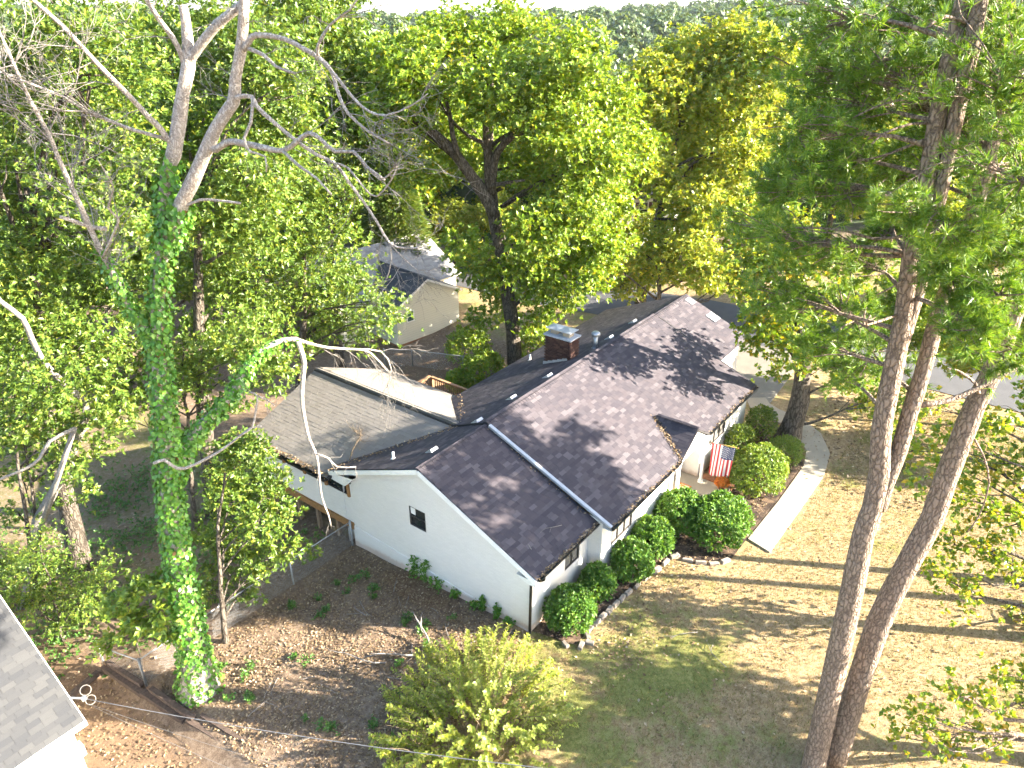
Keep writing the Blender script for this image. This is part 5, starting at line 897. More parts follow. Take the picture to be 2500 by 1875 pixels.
# ================================================================== TREES
def tube_limb(mb, pts, n=7, wob=.06, mi=0):
    P = np.array([p[:3] for p in pts], float); r = [p[3] for p in pts]
    # add in-between points for a smoother run
    Q = [P[0]]; rr = [r[0]]
    for i in range(len(P) - 1):
        p0 = P[max(i-1, 0)]; p1 = P[i]; p2 = P[i+1]; p3 = P[min(i+2, len(P)-1)]
        for u in (.5, 1.0):
            Q.append(.5*((2*p1) + (p2 - p0)*u + (2*p0 - 5*p1 + 4*p2 - p3)*u*u + (3*p1 - p0 - 3*p2 + p3)*u**3)); rr.append(r[i]*(1-u) + r[i+1]*u)
    mb.tube(Q, rr, n, mi, True, wob); return Q, rr
def rel_pts(pts, b): return [tuple(np.array(q[:3], float) - np.array(b)) + (q[3],) for q in pts]
def twigs(mb, P, D, L, r, depth, spread=.55, n=5, drop=0.0):
    """fine dead twigs, dividing"""
    P = np.array(P, float); D = D/np.linalg.norm(D)
    pts = [P]; d = D.copy()
    for i in range(3):
        d = d + rng.normal(0, .18, 3) + np.array((0, 0, -drop)); d /= np.linalg.norm(d); pts.append(pts[-1] + d*L/3)
    mb.tube(pts, [r, r*.8, r*.6, r*.4], 4, cap=False)
    if depth > 0:
        for k in range(rng.integers(2, n)):
            i = rng.integers(1, 4); dd = d + rng.normal(0, spread, 3); twigs(mb, pts[i], dd, L*rng.uniform(.45, .75), max(r*.55, .004), depth - 1, spread, n, drop)

def make_tree(name, label, base, blobs, bark_m, leaf_m, r0=.28, group=None, dens=26, k=6, L=.17, W=.085, trunk_top=None, limbs=10, per=7, clump=.36, cat='tree', rel=False, trunk_pts=None, up=.55, flat=.85, shell=.62, extra=None):
    """blobs in world coordinates (or relative when rel): trunk with limbs reaching the blobs, a crown of leaf sprays"""
    b = np.array(base, float); tr = empty(name, tuple(b), label, cat, group)
    bl = [tuple(np.array(q[:3], float) - (0 if rel else b)) + (q[3],) for q in blobs]
    c = np.array([q[:3] for q in bl]); zt = c[:, 2].max() if trunk_top is None else trunk_top
    mid = c[:, :2].mean(0)
    mb = MB()
    if trunk_pts is None:
        n = 7; tp = [(mid[0]*(i/(n-1))**1.5*.8 + rng.normal(0, .06), mid[1]*(i/(n-1))**1.5*.8 + rng.normal(0, .06), -.3 + (zt + .1)*i/(n-1), r0*(1.25 if i == 0 else 1 - .78*i/(n-1))) for i in range(n)]
    else: tp = [tuple(np.array(q[:3], float) - b) + (q[3],) for q in trunk_pts]
    Q, rr = tube_limb(mb, tp, 9, .07)
    Q = np.array(Q)
    order = sorted(range(len(bl)), key=lambda i: -bl[i][3])[:limbs]
    for i in order:
        t_ = np.array(bl[i][:3]); lowz = t_[2] - .55*np.linalg.norm(t_[:2] - mid) - .5
        j = int(np.argmin(np.abs(Q[:, 2] - max(Q[2, 2], min(lowz, Q[-3, 2])))))
        ra = min(rr[j]*.62, .05 + .03*bl[i][3]); pts = curve_pts(Q[j], t_, .09, 6, .05)
        mb.tube(pts, [ra*(1 - .8*u) for u in np.linspace(0, 1, 6)], 6)
        for _ in range(4):
            p = np.array(pts[rng.integers(2, 6)]); e = t_ + rdir(1)[0]*bl[i][3]*.9; mb.tube(curve_pts(p, e, .12, 4), [ra*.4, ra*.32, ra*.2, ra*.08], 4, cap=False)
    for q_ in (extra or {}).values(): tube_limb(mb, rel_pts(q_, b), 7, .06)
    mb.build('trunk', bark_m, tr)
    V, F_ = blob_leaves(bl, dens, k, L, W, up, shell, flat, clump, per)
    link('crown', fast_mesh('crown', V, F_, leaf_m, 3), tr)
    return tr

# --- dead ivy-covered tree
ib = np.array((-7.57, 6.83, gz(-7.57, 6.83)))
iv = empty('dead_tree', tuple(ib), 'tall dead grey tree with its trunk wrapped in green ivy', 'tree')
def rel(pts, b): return [tuple(np.array(p[:3]) - b) + (p[3],) for p in pts]
mb = MB(); paths = {}
for kname, pts in IVY_LIMBS.items():
    if kname == 'trunk': pts = [q[:3] + (q[3]*(.74 if i_ > 1 and i_ < 13 else .9),) for i_, q in enumerate(pts)]
    if kname == 'S2': pts = [q[:3] + (q[3]*.68,) for q in pts]
    paths[kname] = tube_limb(mb, rel(pts, ib), 10 if kname in ('trunk', 'right_stem', 'S2') else 6, .06)
mb.build('trunk', 'bark_dead', iv)
mb = MB()
def limb_twigs(names, per, L, r, depth, drop=0.0, start=.35, spread=.6):
    for nme in names:
        Q, rr = paths[nme]; Q = np.array(Q)
        for _ in range(per):
            j = rng.integers(int(len(Q)*start), len(Q)); dd = (Q[min(j+1, len(Q)-1)] - Q[max(j-1, 0)]); dd = dd/np.linalg.norm(dd)
            twigs(mb, Q[j], dd*.8 + rng.normal(0, spread, 3), L*rng.uniform(.6, 1.3), min(rr[j]*.5, r), depth, .5, 5, drop)
limb_twigs(['L1', 'L2'], 7, 1.0, .014, 2, 0, .3); limb_twigs(['LB'], 26, 1.1, .016, 3, -.05, .3); limb_twigs(['LBa', 'L2'], 8, .9, .012, 3, 0)
limb_twigs(['R2', 'R3', 'R3b', 'R1', 'R1c', 'R2c', 'R5', 'R2e', 'R2d'], 7, .8, .011, 2, .03, .4); limb_twigs(['S2r', 'S2s'], 9, .9, .010, 2, .28, .3, .35); limb_twigs(['S2h', 'S2i', 'gray', 'grayb', 'R2b', 'R4'], 4, .45, .008, 1, .12, .4)
limb_twigs(['b_upl', 'b_upr', 'right_stem'], 6, .8, .012, 2, 0, .45)
mb.build('twig', 'bark_pale', iv)['kind'] = 'stuff'
# ivy leaves hugging trunk, second stem, the left limb's foot
def ivy_on(path, z0, z1, dens, cover, extra=.05):
    Q, rr = np.array(path[0]), np.array(path[1]); Ps = []; Ns = []
    for i in range(len(Q) - 1):
        a, b = Q[i], Q[i+1]; L = np.linalg.norm(b - a); ax = (b - a)/L
        f0 = 1.0
        n = int(dens*L*2*math.pi*(rr[i] + extra)*cover(i/(len(Q) - 1)))
        if n < 1: continue
        u = rng.random(n); ph = rng.uniform(0, 6.28, n); ref = np.cross(ax, (0, 1, .1)); ref /= np.linalg.norm(ref); bb = np.cross(ax, ref)
        nrm = ref*np.cos(ph)[:, None] + bb*np.sin(ph)[:, None]; rad = (rr[i]*(1-u) + rr[i+1]*u + extra*rng.uniform(0.1, 1.9, n)**1.3)
        Ps.append(a + (b - a)*u[:, None] + nrm*rad[:, None]); Ns.append(nrm)
    P = np.concatenate(Ps); N = np.concatenate(Ns); n = len(P)
    D = unit(np.array([0, 0, -1.0]) + N*.35 + rng.normal(0, .5, (n, 3))); NN = unit(N + np.array([0, 0, .35]) + rng.normal(0, .35, (n, 3)))
    s = rng.uniform(.65, 1.25, n); return leaves(P, D, NN, .125*s, .11*s, .12)
Vs, Fs, o_ = [], [], 0
for nme, cv, ex_ in (('trunk', lambda u: .85 if .08 < u < .62 else (.35 if u <= .08 else (.5 if u < .66 else 0)), .06), ('S2', lambda u: 1.0 if u < .8 else .25, .07), ('LB', lambda u: 1.0 if u < .3 else (.5 if u < .36 else 0), .035), ('right_stem', lambda u: .9 if u < .06 else 0, .07)):
    V, F_ = ivy_on(paths[nme], 0, 0, 330, cv, ex_); Vs.append(V); Fs.append(F_ + o_); o_ += len(V)
link('ivy', fast_mesh('ivy', np.concatenate(Vs), np.concatenate(Fs), 'leaf_ivy', 3), iv)

# --- pines on the front lawn
pb_ = np.array((0.57, -8.79, 0.0)); pb2 = np.array((1.05, -9.2, 0.0))
pA = empty('pine_tree', tuple(pb_), 'tall pine that forks into several reddish brown trunks on the dry lawn', 'tree', 'pines on the front lawn')
pB = empty('pine_tree', tuple(pb2), 'leaning single trunk pine close behind the forked pine', 'tree', 'pines on the front lawn')
mbA, mbB = MB(), MB(); pp = {}
for nme, pts in PINE_LIMBS.items():
    inB = nme in ('B', 'd8', 'd9', 'd13')
    b_ = pb2 if inB else pb_; q = rel(pts, b_)
    if nme in ('A', 'B'): q = [(q[0][0], q[0][1], -.3, q[0][3]*1.25)] + q[1:]
    pp[nme] = tube_limb(mbB if inB else mbA, q, 12 if nme in ('A', 'A2', 'A3', 'B') else 6, .05)
def tufts(C, A, n, L, W, spread=1.0):
    """needle tufts: thin pointed blades fanned round each axis"""
    m = len(C); C2 = np.repeat(C, n, 0); A2 = np.repeat(unit(A), n, 0); d = unit(A2*.75 + rng.normal(0, .55*spread, (m*n, 3)))
    s = rng.uniform(.75, 1.15, m*n)[:, None]; side = unit(np.cross(d, rng.normal(size=(m*n, 3))))
    b0 = C2 + rng.normal(0, .012, C2.shape); V = np.stack([b0 - side*W/2, b0 + side*W/2, b0 + d*L*s], 1).reshape(-1, 3)
    return V, np.arange(m*n*3).reshape(-1, 3)
stems = {k_: np.array(pp[k_][0]) + (pb2 if k_ == 'B' else pb_) for k_ in ('A', 'A2', 'A3', 'B')}
def pine_foliage(specs, b_, mbx, owner):
    Cs, As = [], []
    for (x, y, z, rx, ry) in specs:
        c = np.array((x, y, z)); best = None
        for k_, Q in stems.items():
            if (k_ == 'B') != (owner == 'B'): continue
            dd = np.linalg.norm((Q - c)*[1, 1, 1.2] + [0, 0, .3], axis=1); j = int(dd.argmin())
            if best is None or dd[j] < best[0]: best = (dd[j], Q[j])
        s0 = best[1]; main = curve_pts(s0 - b_, c - b_, .06, 7, .05); mbx.tube(main, [.05*(1 - .75*u) for u in np.linspace(0, 1, 7)], 6)
        out = unit((c - s0)*[1, 1, .35])
        for _ in range(int(14 + 30*rx*ry)):
            e = c - b_ + rng.normal(0, 1, 3)*[rx*.52, rx*.52, ry*.5]; p = np.array(main[rng.integers(3, 7)])
            br = curve_pts(p, e, .1, 4, .04); mbx.tube(br, [.016, .013, .010, .006], 4, cap=False)
            dd = unit(e - p)
            for q in (1.0, .86, .72, .95, .8): 
                pos = p*(1-q) + e*q + rng.normal(0, .09, 3); Cs.append(pos); As.append(dd + np.array((0, 0, .35)) + rng.normal(0, .4, 3))
    return tufts(np.array(Cs), np.array(As), 30, .20, .016)
spA = [s for s in PINE_SPRAYS if not (s[0] > 3.2 and s[2] < 11.5)]; spB = [s for s in PINE_SPRAYS if (s[0] > 3.2 and s[2] < 11.5)]
# the upper crowns, above the frame
top = np.array(stems['A'][-1]); topB = np.array(stems['B'][-1])
for i in range(10): spA.append((top[0] + rng.normal(0, 1.8), top[1] + rng.normal(0, 1.8), top[2] + rng.uniform(-.5, 4), 1.2, .8))
for i in range(9): spB.append((topB[0] + rng.normal(0, 1.6), topB[1] + rng.normal(0, 1.6), topB[2] + rng.uniform(-.5, 4), 1.2, .8))
mbA.tube([top - pb_, top - pb_ + (.3, -.2, 3.5)], [.2, .05], 7); mbB.tube([topB - pb2, topB - pb2 + (.4, -.3, 3.5)], [.2, .05], 7)
V, F_ = pine_foliage(spA, pb_, mbA, 'A'); link('crown', fast_mesh('crown', V, F_, 'needle', 3), pA)
V, F_ = pine_foliage(spB, pb2, mbB, 'B'); link('crown', fast_mesh('crown', V, F_, 'needle', 3), pB)
mbA.build('trunk', 'bark_pine', pA); mbB.build('trunk', 'bark_pine', pB)

# --- broadleaved trees in view
def gpt(x, y): return (x, y, gz(x, y))
oakb = gpt(16.6, 13.2)
make_tree('oak_tree', 'broad yellow green oak with forked dark trunk behind the chimney', oakb, BLOBS['OAK'], 'bark_grey', 'leaf_oak', .42, dens=24, k=6, L=.25, W=.12, limbs=16,
  trunk_pts=[(16.6, 13.2, -1.4, .5), (16.5, 13.25, 1.5, .40), (16.2, 13.4, 4.0, .37), (15.9, 13.6, 6.4, .36), (15.6, 13.8, 8.3, .33), (15.2, 13.6, 10.5, .22), (15.0, 13.4, 13.0, .14), (14.8, 13.0, 16.0, .05)], extra=OAK_LIMBS)
make_tree('poplar_tree', 'tall pale yellow green tree rising behind the far end of the roof', gpt(27.1, 10.9), BLOBS['TULIP'], 'bark_grey', 'leaf_yellow', .36, dens=22, k=6, L=.28, W=.13, limbs=14)
make_tree('maple_tree', 'low yellow leaved tree spreading behind the far roof ridge', gpt(24.6, 8.6), BLOBS['LOWMAPLE'], 'bark_grey', 'leaf_yellow', .22, dens=22, k=6, L=.24, W=.12, limbs=9)
make_tree('maple_tree', 'bright green maple standing inside the bend of the walkway', gpt(16.9, -2.4), BLOBS['FRONT'], 'bark_grey', 'leaf_maple', .38, dens=30, k=6, L=.20, W=.12, limbs=14,
  trunk_pts=[(16.9, -2.4, -.2, .66), (16.95, -2.5, .6, .50), (17.0, -2.6, 2.0, .42), (16.9, -2.5, 3.6, .34), (16.5, -2.2, 5.5, .22), (16.2, -1.9, 7.5, .14), (16.0, -1.7, 9.2, .05)])
make_tree('hickory_tree', 'dark green tree filling the upper corner behind the ivy trunk', gpt(-6.57, 17.0), BLOBS['LA'], 'bark_grey', 'leaf_dark', .40, dens=34, k=6, L=.19, W=.075, limbs=16, trunk_top=15)
make_tree('hickory_tree', 'dark green tree directly behind the fork of the ivy tree', gpt(-1.6, 15.6), BLOBS['LB'], 'bark_grey', 'leaf_dark', .38, dens=32, k=6, L=.19, W=.075, limbs=16, trunk_top=15)
make_tree('hickory_tree', 'dark green tree hanging over the sunroom roof end before the cream house', gpt(3.6, 16.2), BLOBS['LC'], 'bark_grey', 'leaf_dark', .26, dens=32, k=6, L=.19, W=.075, limbs=12)
make_tree('elm_tree', 'mid green tree between the dead limbs and the oak crown', gpt(11.0, 22.0), BLOBS['LD'], 'bark_grey', 'leaf_dark', .32, dens=24, k=6, L=.24, W=.10, limbs=10)
make_tree('young_tree', 'small leafy tree growing between the ivy trunk and the sunroom', gpt(-6.0, 8.0), BLOBS['LE'], 'bark_grey', 'leaf_dark', .10, dens=60, k=6, L=.17, W=.07, limbs=12, clump=.2)
make_tree('shrub', 'dark dense shrub beside the grey roof of the neighbour', gpt(-8.9, 13.0), BLOBS['LF'], 'bark_grey', 'leaf_dark', .06, dens=70, k=6, L=.11, W=.05, limbs=7, cat='shrub', clump=.22)
make_tree('sapling', 'bright green sapling spreading low branches beside the ivy trunk foot', gpt(-8.1, 9.3), BLOBS['SAP'], 'bark_grey', 'leaf_azalea', .035, dens=90, k=5, L=.19, W=.09, limbs=7, clump=.16)
make_tree('young_tree', 'thin understory tree over the sunny dirt at the edge', gpt(-8.3, 15.6), BLOBS['LG'], 'bark_grey', 'leaf_dark', .10, dens=30, k=6, L=.17, W=.075, limbs=9, clump=.25)
make_tree('understory_tree', 'leafy understory tree behind the two ivy stems', gpt(-2.6, 15.2), BLOBS['LH'], 'bark_grey', 'leaf_dark', .12, dens=32, k=6, L=.19, W=.08, limbs=10)
make_tree('understory_tree', 'leafy understory tree under the pale bare limbs', gpt(-8.8, 15.0), BLOBS['LI'], 'bark_grey', 'leaf_dark', .10, dens=36, k=6, L=.17, W=.08, limbs=6)
make_tree('oak_tree', 'small oak with sparse lobed leaves hanging before the leaning pine', gpt(9.6, -13.2), BLOBS['RIGHT'], 'bark_grey', 'leaf_maple', .16, dens=44, k=5, L=.16, W=.10, limbs=18, clump=.3)
cb = np.array(BLOBS['CORNER']); 
corner_blobs = list(BLOBS['CORNER']) + [(6.0 + a, -14.8 + b, c, r_) for a, b, c, r_ in ((0, 0, 4.6, 1.2), (1.2, -.6, 5.6, 1.2), (-.3, -1.6, 5.6, 1.2), (1.8, -2.4, 5.2, 1.2), (-1.2, -.9, 4.6, .9))]
make_tree('oak_tree', 'oak at the lower corner with low branches reaching over the lawn', gpt(4.6, -13.6), corner_blobs, 'bark_pine', 'leaf_maple', .24, dens=52, k=5, L=.15, W=.095, limbs=18, clump=.26)
# pale bare limbs of the tree by the edge
pl_b = np.array((-6.57, 17.0, 0)); mb = MB()
pt = empty('bare_tree', gpt(-8.9, 16.4), 'pale bare limbs reaching in from the edge under the dark tree', 'tree'); pb3 = np.array(pt.location)
for nme, pts in PALE_LIMBS.items(): tube_limb(mb, rel(pts, pb3), 7, .05)
e0 = np.array(PALE_LIMBS['o1'][-1][:3]) - pb3; mb.tube([(0, 0, -.3), e0*.2 + (.05, .1, .2), e0*.45 + (-.3, .25, .1), e0*.7 + (-.1, .2, -.2), e0*.9 + (.1, .1, -.1), e0], [.24, .2, .17, .15, .13, .11], 8, wob=.06); e1 = np.array(PALE_LIMBS['o2'][-1][:3]) - pb3; mb.tube([e0*.35 + (-.3, .2, -.2), e1], [.1, .08], 6)
mb.build('trunk', 'bark_pale', pt)

# --- cedar by the cream house
cdr = empty('cedar_tree', gpt(23.6, 29.6), 'feathery yellow green cedar standing beyond the cream house', 'tree'); mb = MB(); mb.tube([(0, 0, -.3), (0, 0, 9)], [.25, .03], 7); mb.build('trunk', 'bark_grey', cdr)
n = 3400; h_ = rng.random(n)**.8; ph = rng.uniform(0, 6.28, n); rad = (1 - h_)*3.8*rng.uniform(.65, 1.08, n) + .1
C = np.stack([rad*np.cos(ph), rad*np.sin(ph), .6 + h_*10.5 - rad*.15], 1); A_ = np.stack([np.cos(ph), np.sin(ph), np.full(n, .5)], 1)
V, F_ = sprays(C, A_, 7, .5, .09, tilt=(.1, .7)); link('crown', fast_mesh('crown', V, F_, 'cedar_leaf', 3), cdr)

# --- background trees: four crowns, copied
def proto(name, leaf_m, seed, r=4.2, h=12.5, L=.34, W=.16, dens=15):
    g_ = np.random.default_rng(seed); bl = []
    for i in range(17):
        a = g_.uniform(0, 6.28); q = math.sqrt(g_.random())*r*.8; z = h*(.40 + .52*g_.random()); f = 1 - .5*abs(z/h - .62)
        bl.append((q*math.cos(a)*f, q*math.sin(a)*f, z, g_.uniform(1.2, 2.0)))
    bl.append((0, 0, h*.93, 1.5))
    return make_tree(name, 'x', (0, 0, 0), bl, 'bark_grey', leaf_m, .28, dens=dens, k=6, L=L, W=W, limbs=12, rel=True, clump=.5)
P_ = [proto('broadleaf_tree', 'leaf_oak', 1), proto('broadleaf_tree', 'leaf_dark', 2), proto('broadleaf_tree', 'leaf_yellow', 3, 3.8, 12), proto('broadleaf_tree', 'leaf_maple', 4, 4.4, 13)]
BACK_TREES = [(36.1,-3.5,2,.66),(38.4,-6.9,0,.72),(42.3,-10.0,3,.75),(39.1,-13.3,2,.7),(43.3,.9,2,.8),(50.1,-2.8,0,.95),(56.1,-7.2,2,1.1),(48.8,5.6,3,1.0),(-1.7,32.1,1,1.2),(3.1,35.7,1,1.25),(5.0,29.9,1,1.2),(10.3,32.8,0,1.2),(10.5,47.3,1,1.3),(7.7,59.2,0,1.3),(15.9,37.4,1,1.25),(23.2,41.0,0,1.25),(30.1,39.9,2,1.2),(29.5,33.6,3,1.05),(39.3,34.5,0,1.2),(40.5,46.0,1,1.3),(36.5,21.9,0,1.0),(42.3,18.0,2,.95),(50.5,19.4,0,1.0),(53.6,35.5,1,1.1),(59.3,31.4,0,1.1),(56.7,21.5,2,1.05),(58.1,16.4,3,1.05),(68.7,15.8,0,1.15),(58.5,45.5,1,1.15),(69.7,30.9,1,1.1),(77.6,27.2,0,1.1),(69.4,41.2,3,1.05),(75.4,10.4,1,1.15),(68.8,2.5,0,1.2),(79.0,-4.3,2,1.2),(72.8,-9.3,1,1.2),(19.7,53.5,0,1.35),(17.0,70.2,3,1.35),(31.6,57.6,0,1.35),(44.7,60.3,1,1.35)]
YARD_TREES = [(10.4,-14.6,9.0,4.8),(13.2,-16.2,10.6,4.8),(12.4,-12.6,9.4,4.2)]   # x, y, crown foot, crown depth
kindl = ['green broadleaved tree in the wood beyond the houses', 'dark green broadleaved tree in the wood beyond the houses', 'pale yellow green tree in the wood beyond the houses', 'tree turning yellow in the wood beyond the houses']
used = [False]*4
def place(k, x, y, s, label, group):
    src = P_[k]
    if not used[k]: o = src; used[k] = True
    else:
        o = src.copy(); COL.objects.link(o)
        for ch_ in src.children: c_ = ch_.copy(); COL.objects.link(c_); c_.parent = o
    o.location = (x, y, gz(x, y)); o.rotation_euler[2] = random.uniform(0, 6.28); o.scale = (s*random.uniform(.92, 1.1), s*random.uniform(.92, 1.1), s*random.uniform(.92, 1.12))
    o['label'] = label; o['group'] = group; o['category'] = 'tree'; return o
BACK_TREES += [(31.0, 25.5, 2, .5), (34.5, 29.0, 3, .55), (28.0, 36.0, 2, .6), (25.5, 33.5, 2, .62), (29.5, 29.0, 2, .5)]
tone = ['green', 'dark green', 'pale yellow green', 'yellowing']; seen_l = {}
for (x, y, k, s) in sorted(BACK_TREES, key=lambda q: (q[0] - CAM_LOC[0])*hx + (q[1] - CAM_LOC[1])*hy):
    dh = (x - CAM_LOC[0])*hx + (y - CAM_LOC[1])*hy; side = ((x - CAM_LOC[0])*hy - (y - CAM_LOC[1])*hx)/dh
    lm = 'above the grey neighbour roof' if side < -.56 else 'behind the ivy tree' if side < -.38 else 'between ivy tree and cream house' if side < -.22 else 'above the cream house' if side < -.06 else 'above the chimney' if side < .12 else 'above the far roof end' if side < .3 else 'beyond the walkway maple' if side < .48 else 'behind the pine trunks'
    row = 'nearest' if dh < 50 else 'second' if dh < 62 else 'third' if dh < 76 else 'farthest'
    lab = f'{tone[k]} tree in the {row} row of the wood {lm}'
    n_ = seen_l.get(lab, 0); seen_l[lab] = n_ + 1
    if n_: lab = f"{tone[k]} tree in the {row} row, {['behind its twin', 'hindmost of three alike', 'hindmost of four'][min(n_, 3) - 1]}, {lm}"
    place(k, x, y, s, lab, 'trees in the wood beyond the houses')
place(2, 23.2, -9.2, .5, 'small pale tree at the kerb behind the leaning pine', 'young trees along the kerb'); place(0, 24.6, -5.2, .48, 'small green tree at the kerb beyond the walkway', 'young trees along the kerb'); place(3, 21.5, -12.5, .55, 'small yellowing tree at the kerb past the pines', 'young trees along the kerb')
for i, (x, y, zf, cd_) in enumerate(YARD_TREES):
    g2 = np.random.default_rng(40 + i); bl = [(2.3*math.sqrt(g2.random())*math.cos(a), 2.3*math.sqrt(g2.random())*math.sin(a), zf + cd_*g2.random(), g2.uniform(.6, 1.0)) for a in g2.uniform(0, 6.28, 11)]
    make_tree('tall_oak_tree', ['tall clean stemmed oak nearest the house on the front lawn', 'tall clean stemmed oak farther along the front lawn', 'tall clean stemmed oak between the other two front lawn oaks'][i], gpt(x, y), bl, 'bark_grey', 'leaf_maple', .2, 'tall oaks on the front lawn', dens=34, L=.2, W=.12, limbs=8, rel=True, clump=.2)

# --- far wooded hill: one mass of crowns
Cs, As, Ls = [], [], []
g_ = np.random.default_rng(21); cnt = 0
while cnt < 1850:
    s = 92 + 400*g_.random()**1.1; lat = g_.uniform(-.74, .74)*s
    x = CAM_LOC[0] + hx*s + hy*lat; y = CAM_LOC[1] + hy*s - hx*lat; z = gz(x, y); h = g_.uniform(9, 15); r = g_.uniform(3.2, 5.4)
    n = int(60 + 200*min(1, (120/s)**1.5)); d = unit(g_.normal(size=(n, 3))); d[:, 2] = np.abs(d[:, 2]) - .22
    lump = 1 + .28*np.sin(d[:, 0]*5 + cnt)*np.sin(d[:, 1]*6 + cnt*2)*np.sin(d[:, 2]*7)
    Cs.append(np.array((x, y, z + h - r*.75)) + d*[r, r, r*.85]*(lump*g_.uniform(.8, 1.05, n))[:, None]); As.append(d + [0, 0, .5]); Ls.append(np.full(n, .9 if s < 160 else 1.4)); cnt += 1
C = np.concatenate(Cs); A_ = unit(np.concatenate(As)); LL = np.repeat(np.concatenate(Ls), 3); C = np.repeat(C, 3, 0) + rng.normal(0, .25, (len(C)*3, 3)); A_ = np.repeat(A_, 3, 0)
D_ = unit(np.cross(A_, rng.normal(size=A_.shape))) + A_*rng.uniform(-.1, .7, (len(A_), 1))
V, F_ = tri_leaves(C, D_, A_ + rng.normal(0, .35, A_.shape), LL*rng.uniform(.7, 1.3, len(LL)), LL*.75)
tagged(link('forest', fast_mesh('forest', V, F_, 'forest_leaf', 3)), 'far wooded hillside of merged green crowns', 'forest', kind='stuff')

# ================================================================== GARDEN SHRUBS
def ball_shrub(name, label, x, y, rx, ry, rz_, leaf_m='leaf_box', n=900, L=.115, W=.066, group=None, zc=None, twigs_=True):
    z0 = gz(x, y); o = empty(name, (x, y, z0), label, 'shrub', group); zc = rz_*.92 if zc is None else zc
    d = rdir(n); d[:, 2] = np.where(d[:, 2] < -.55, -d[:, 2], d[:, 2]); r_ = rng.uniform(.84, 1.10, n)*(1 + .08*np.sin(d[:, 0]*7 + x)*np.sin(d[:, 1]*6 + y))
    inner = rng.random(n) < .25; r_ = np.where(inner, r_*rng.uniform(.6, .9, n), r_)
    C_ = d*[rx, ry, rz_]*r_[:, None] + [0, 0, zc]; C_[:, 2] = np.maximum(C_[:, 2], .05)
    V, F_ = sprays(C_, d + [0, 0, .3] + rng.normal(0, .3, (n, 3)), 6, L, W, tilt=(.4, 1.2), droop=.05)
    link('foliage', fast_mesh('foliage', V, F_, leaf_m, 3), o)
    mb = MB()
    for i in range(12):
        e = C_[rng.integers(0, n)]*.85; mb.tube(curve_pts((rng.normal(0, .05), rng.normal(0, .05), -.1), e, .08, 5), [.018, .015, .012, .008, .005], 5, cap=False)
    mb.build('stem', 'bark_twig', o); return o
ball_shrub('boxwood_shrub', 'round clipped boxwood nearest the dark downspout corner', 1.05, -.82, .78, .72, .70, n=1100, group='clipped shrubs along the front wall')
ball_shrub('boxwood_shrub', 'smallest round boxwood under the two pane window', 2.75, -.80, .58, .55, .58, n=800, group='clipped shrubs along the front wall')
ball_shrub('boxwood_shrub', 'round boxwood below the step in the front wall', 4.35, -1.22, .72, .68, .66, n=1000, group='clipped shrubs along the front wall')
ball_shrub('boxwood_shrub', 'round boxwood under the three pane window', 5.85, -1.22, .74, .72, .70, n=1050, group='clipped shrubs along the front wall')
ball_shrub('boxwood_shrub', 'wide dark boxwood against the wall beside the porch', 7.75, -1.40, .95, .85, .78, n=1400, group='clipped shrubs along the front wall')
ball_shrub('boxwood_shrub', 'large dark boxwood mound at the near end of the walkway', 8.15, -2.75, 1.30, 1.05, .80, n=1900, group='clipped shrubs along the front wall')
ball_shrub('holly_shrub', 'big bright rounded shrub below the flag', 12.25, -2.75, 1.40, 1.0, .85, 'leaf_azalea', 2100, .10, .055, 'clipped shrubs along the front wall')
ball_shrub('holly_shrub', 'bright shrub between the flag shrub and the white wall', 12.35, -1.35, .75, .6, .6, 'leaf_azalea', 900, .10, .055, 'clipped shrubs along the front wall')
ball_shrub('holly_shrub', 'small feathery shrub beside the maple trunk', 14.85, -2.95, .78, .72, .55, 'leaf_azalea', 900, .09, .03, 'clipped shrubs along the front wall')
ball_shrub('azalea_shrub', 'dark shrub against the wall under the far window', 14.2, -1.15, .8, .6, .7, 'leaf_dark', 800, .08, .045, 'clipped shrubs along the front wall')
ball_shrub('azalea_shrub', 'loose upright shrub at the far end of the front wall', 16.1, -1.35, .75, .65, .8, 'leaf_dark', 700, .09, .05, 'clipped shrubs along the front wall')
# understory behind the house
for i, (x, y, r_, lab) in enumerate(((14.5, 13.8, 1.2, 'leafy bush under the oak behind the house'), (18.2, 12.8, 1.4, 'leafy bush at the foot of the oak trunk on the far side'), (13.3, 14.6, .7, 'small bush on the wire fence near the deck'), (16.7, 16.8, 1.3, 'bush between the oak and the cream house'))):
    ball_shrub('bush', lab, x, y, r_, r_, r_*.8, 'leaf_oak', 700, .16, .08)
ball_shrub('bush', 'low yellow green bush in the sunny dirt behind the ivy tree', -8.6, 17.8, 1.3, 1.1, .6, 'leaf_azalea', 900, .1, .05)

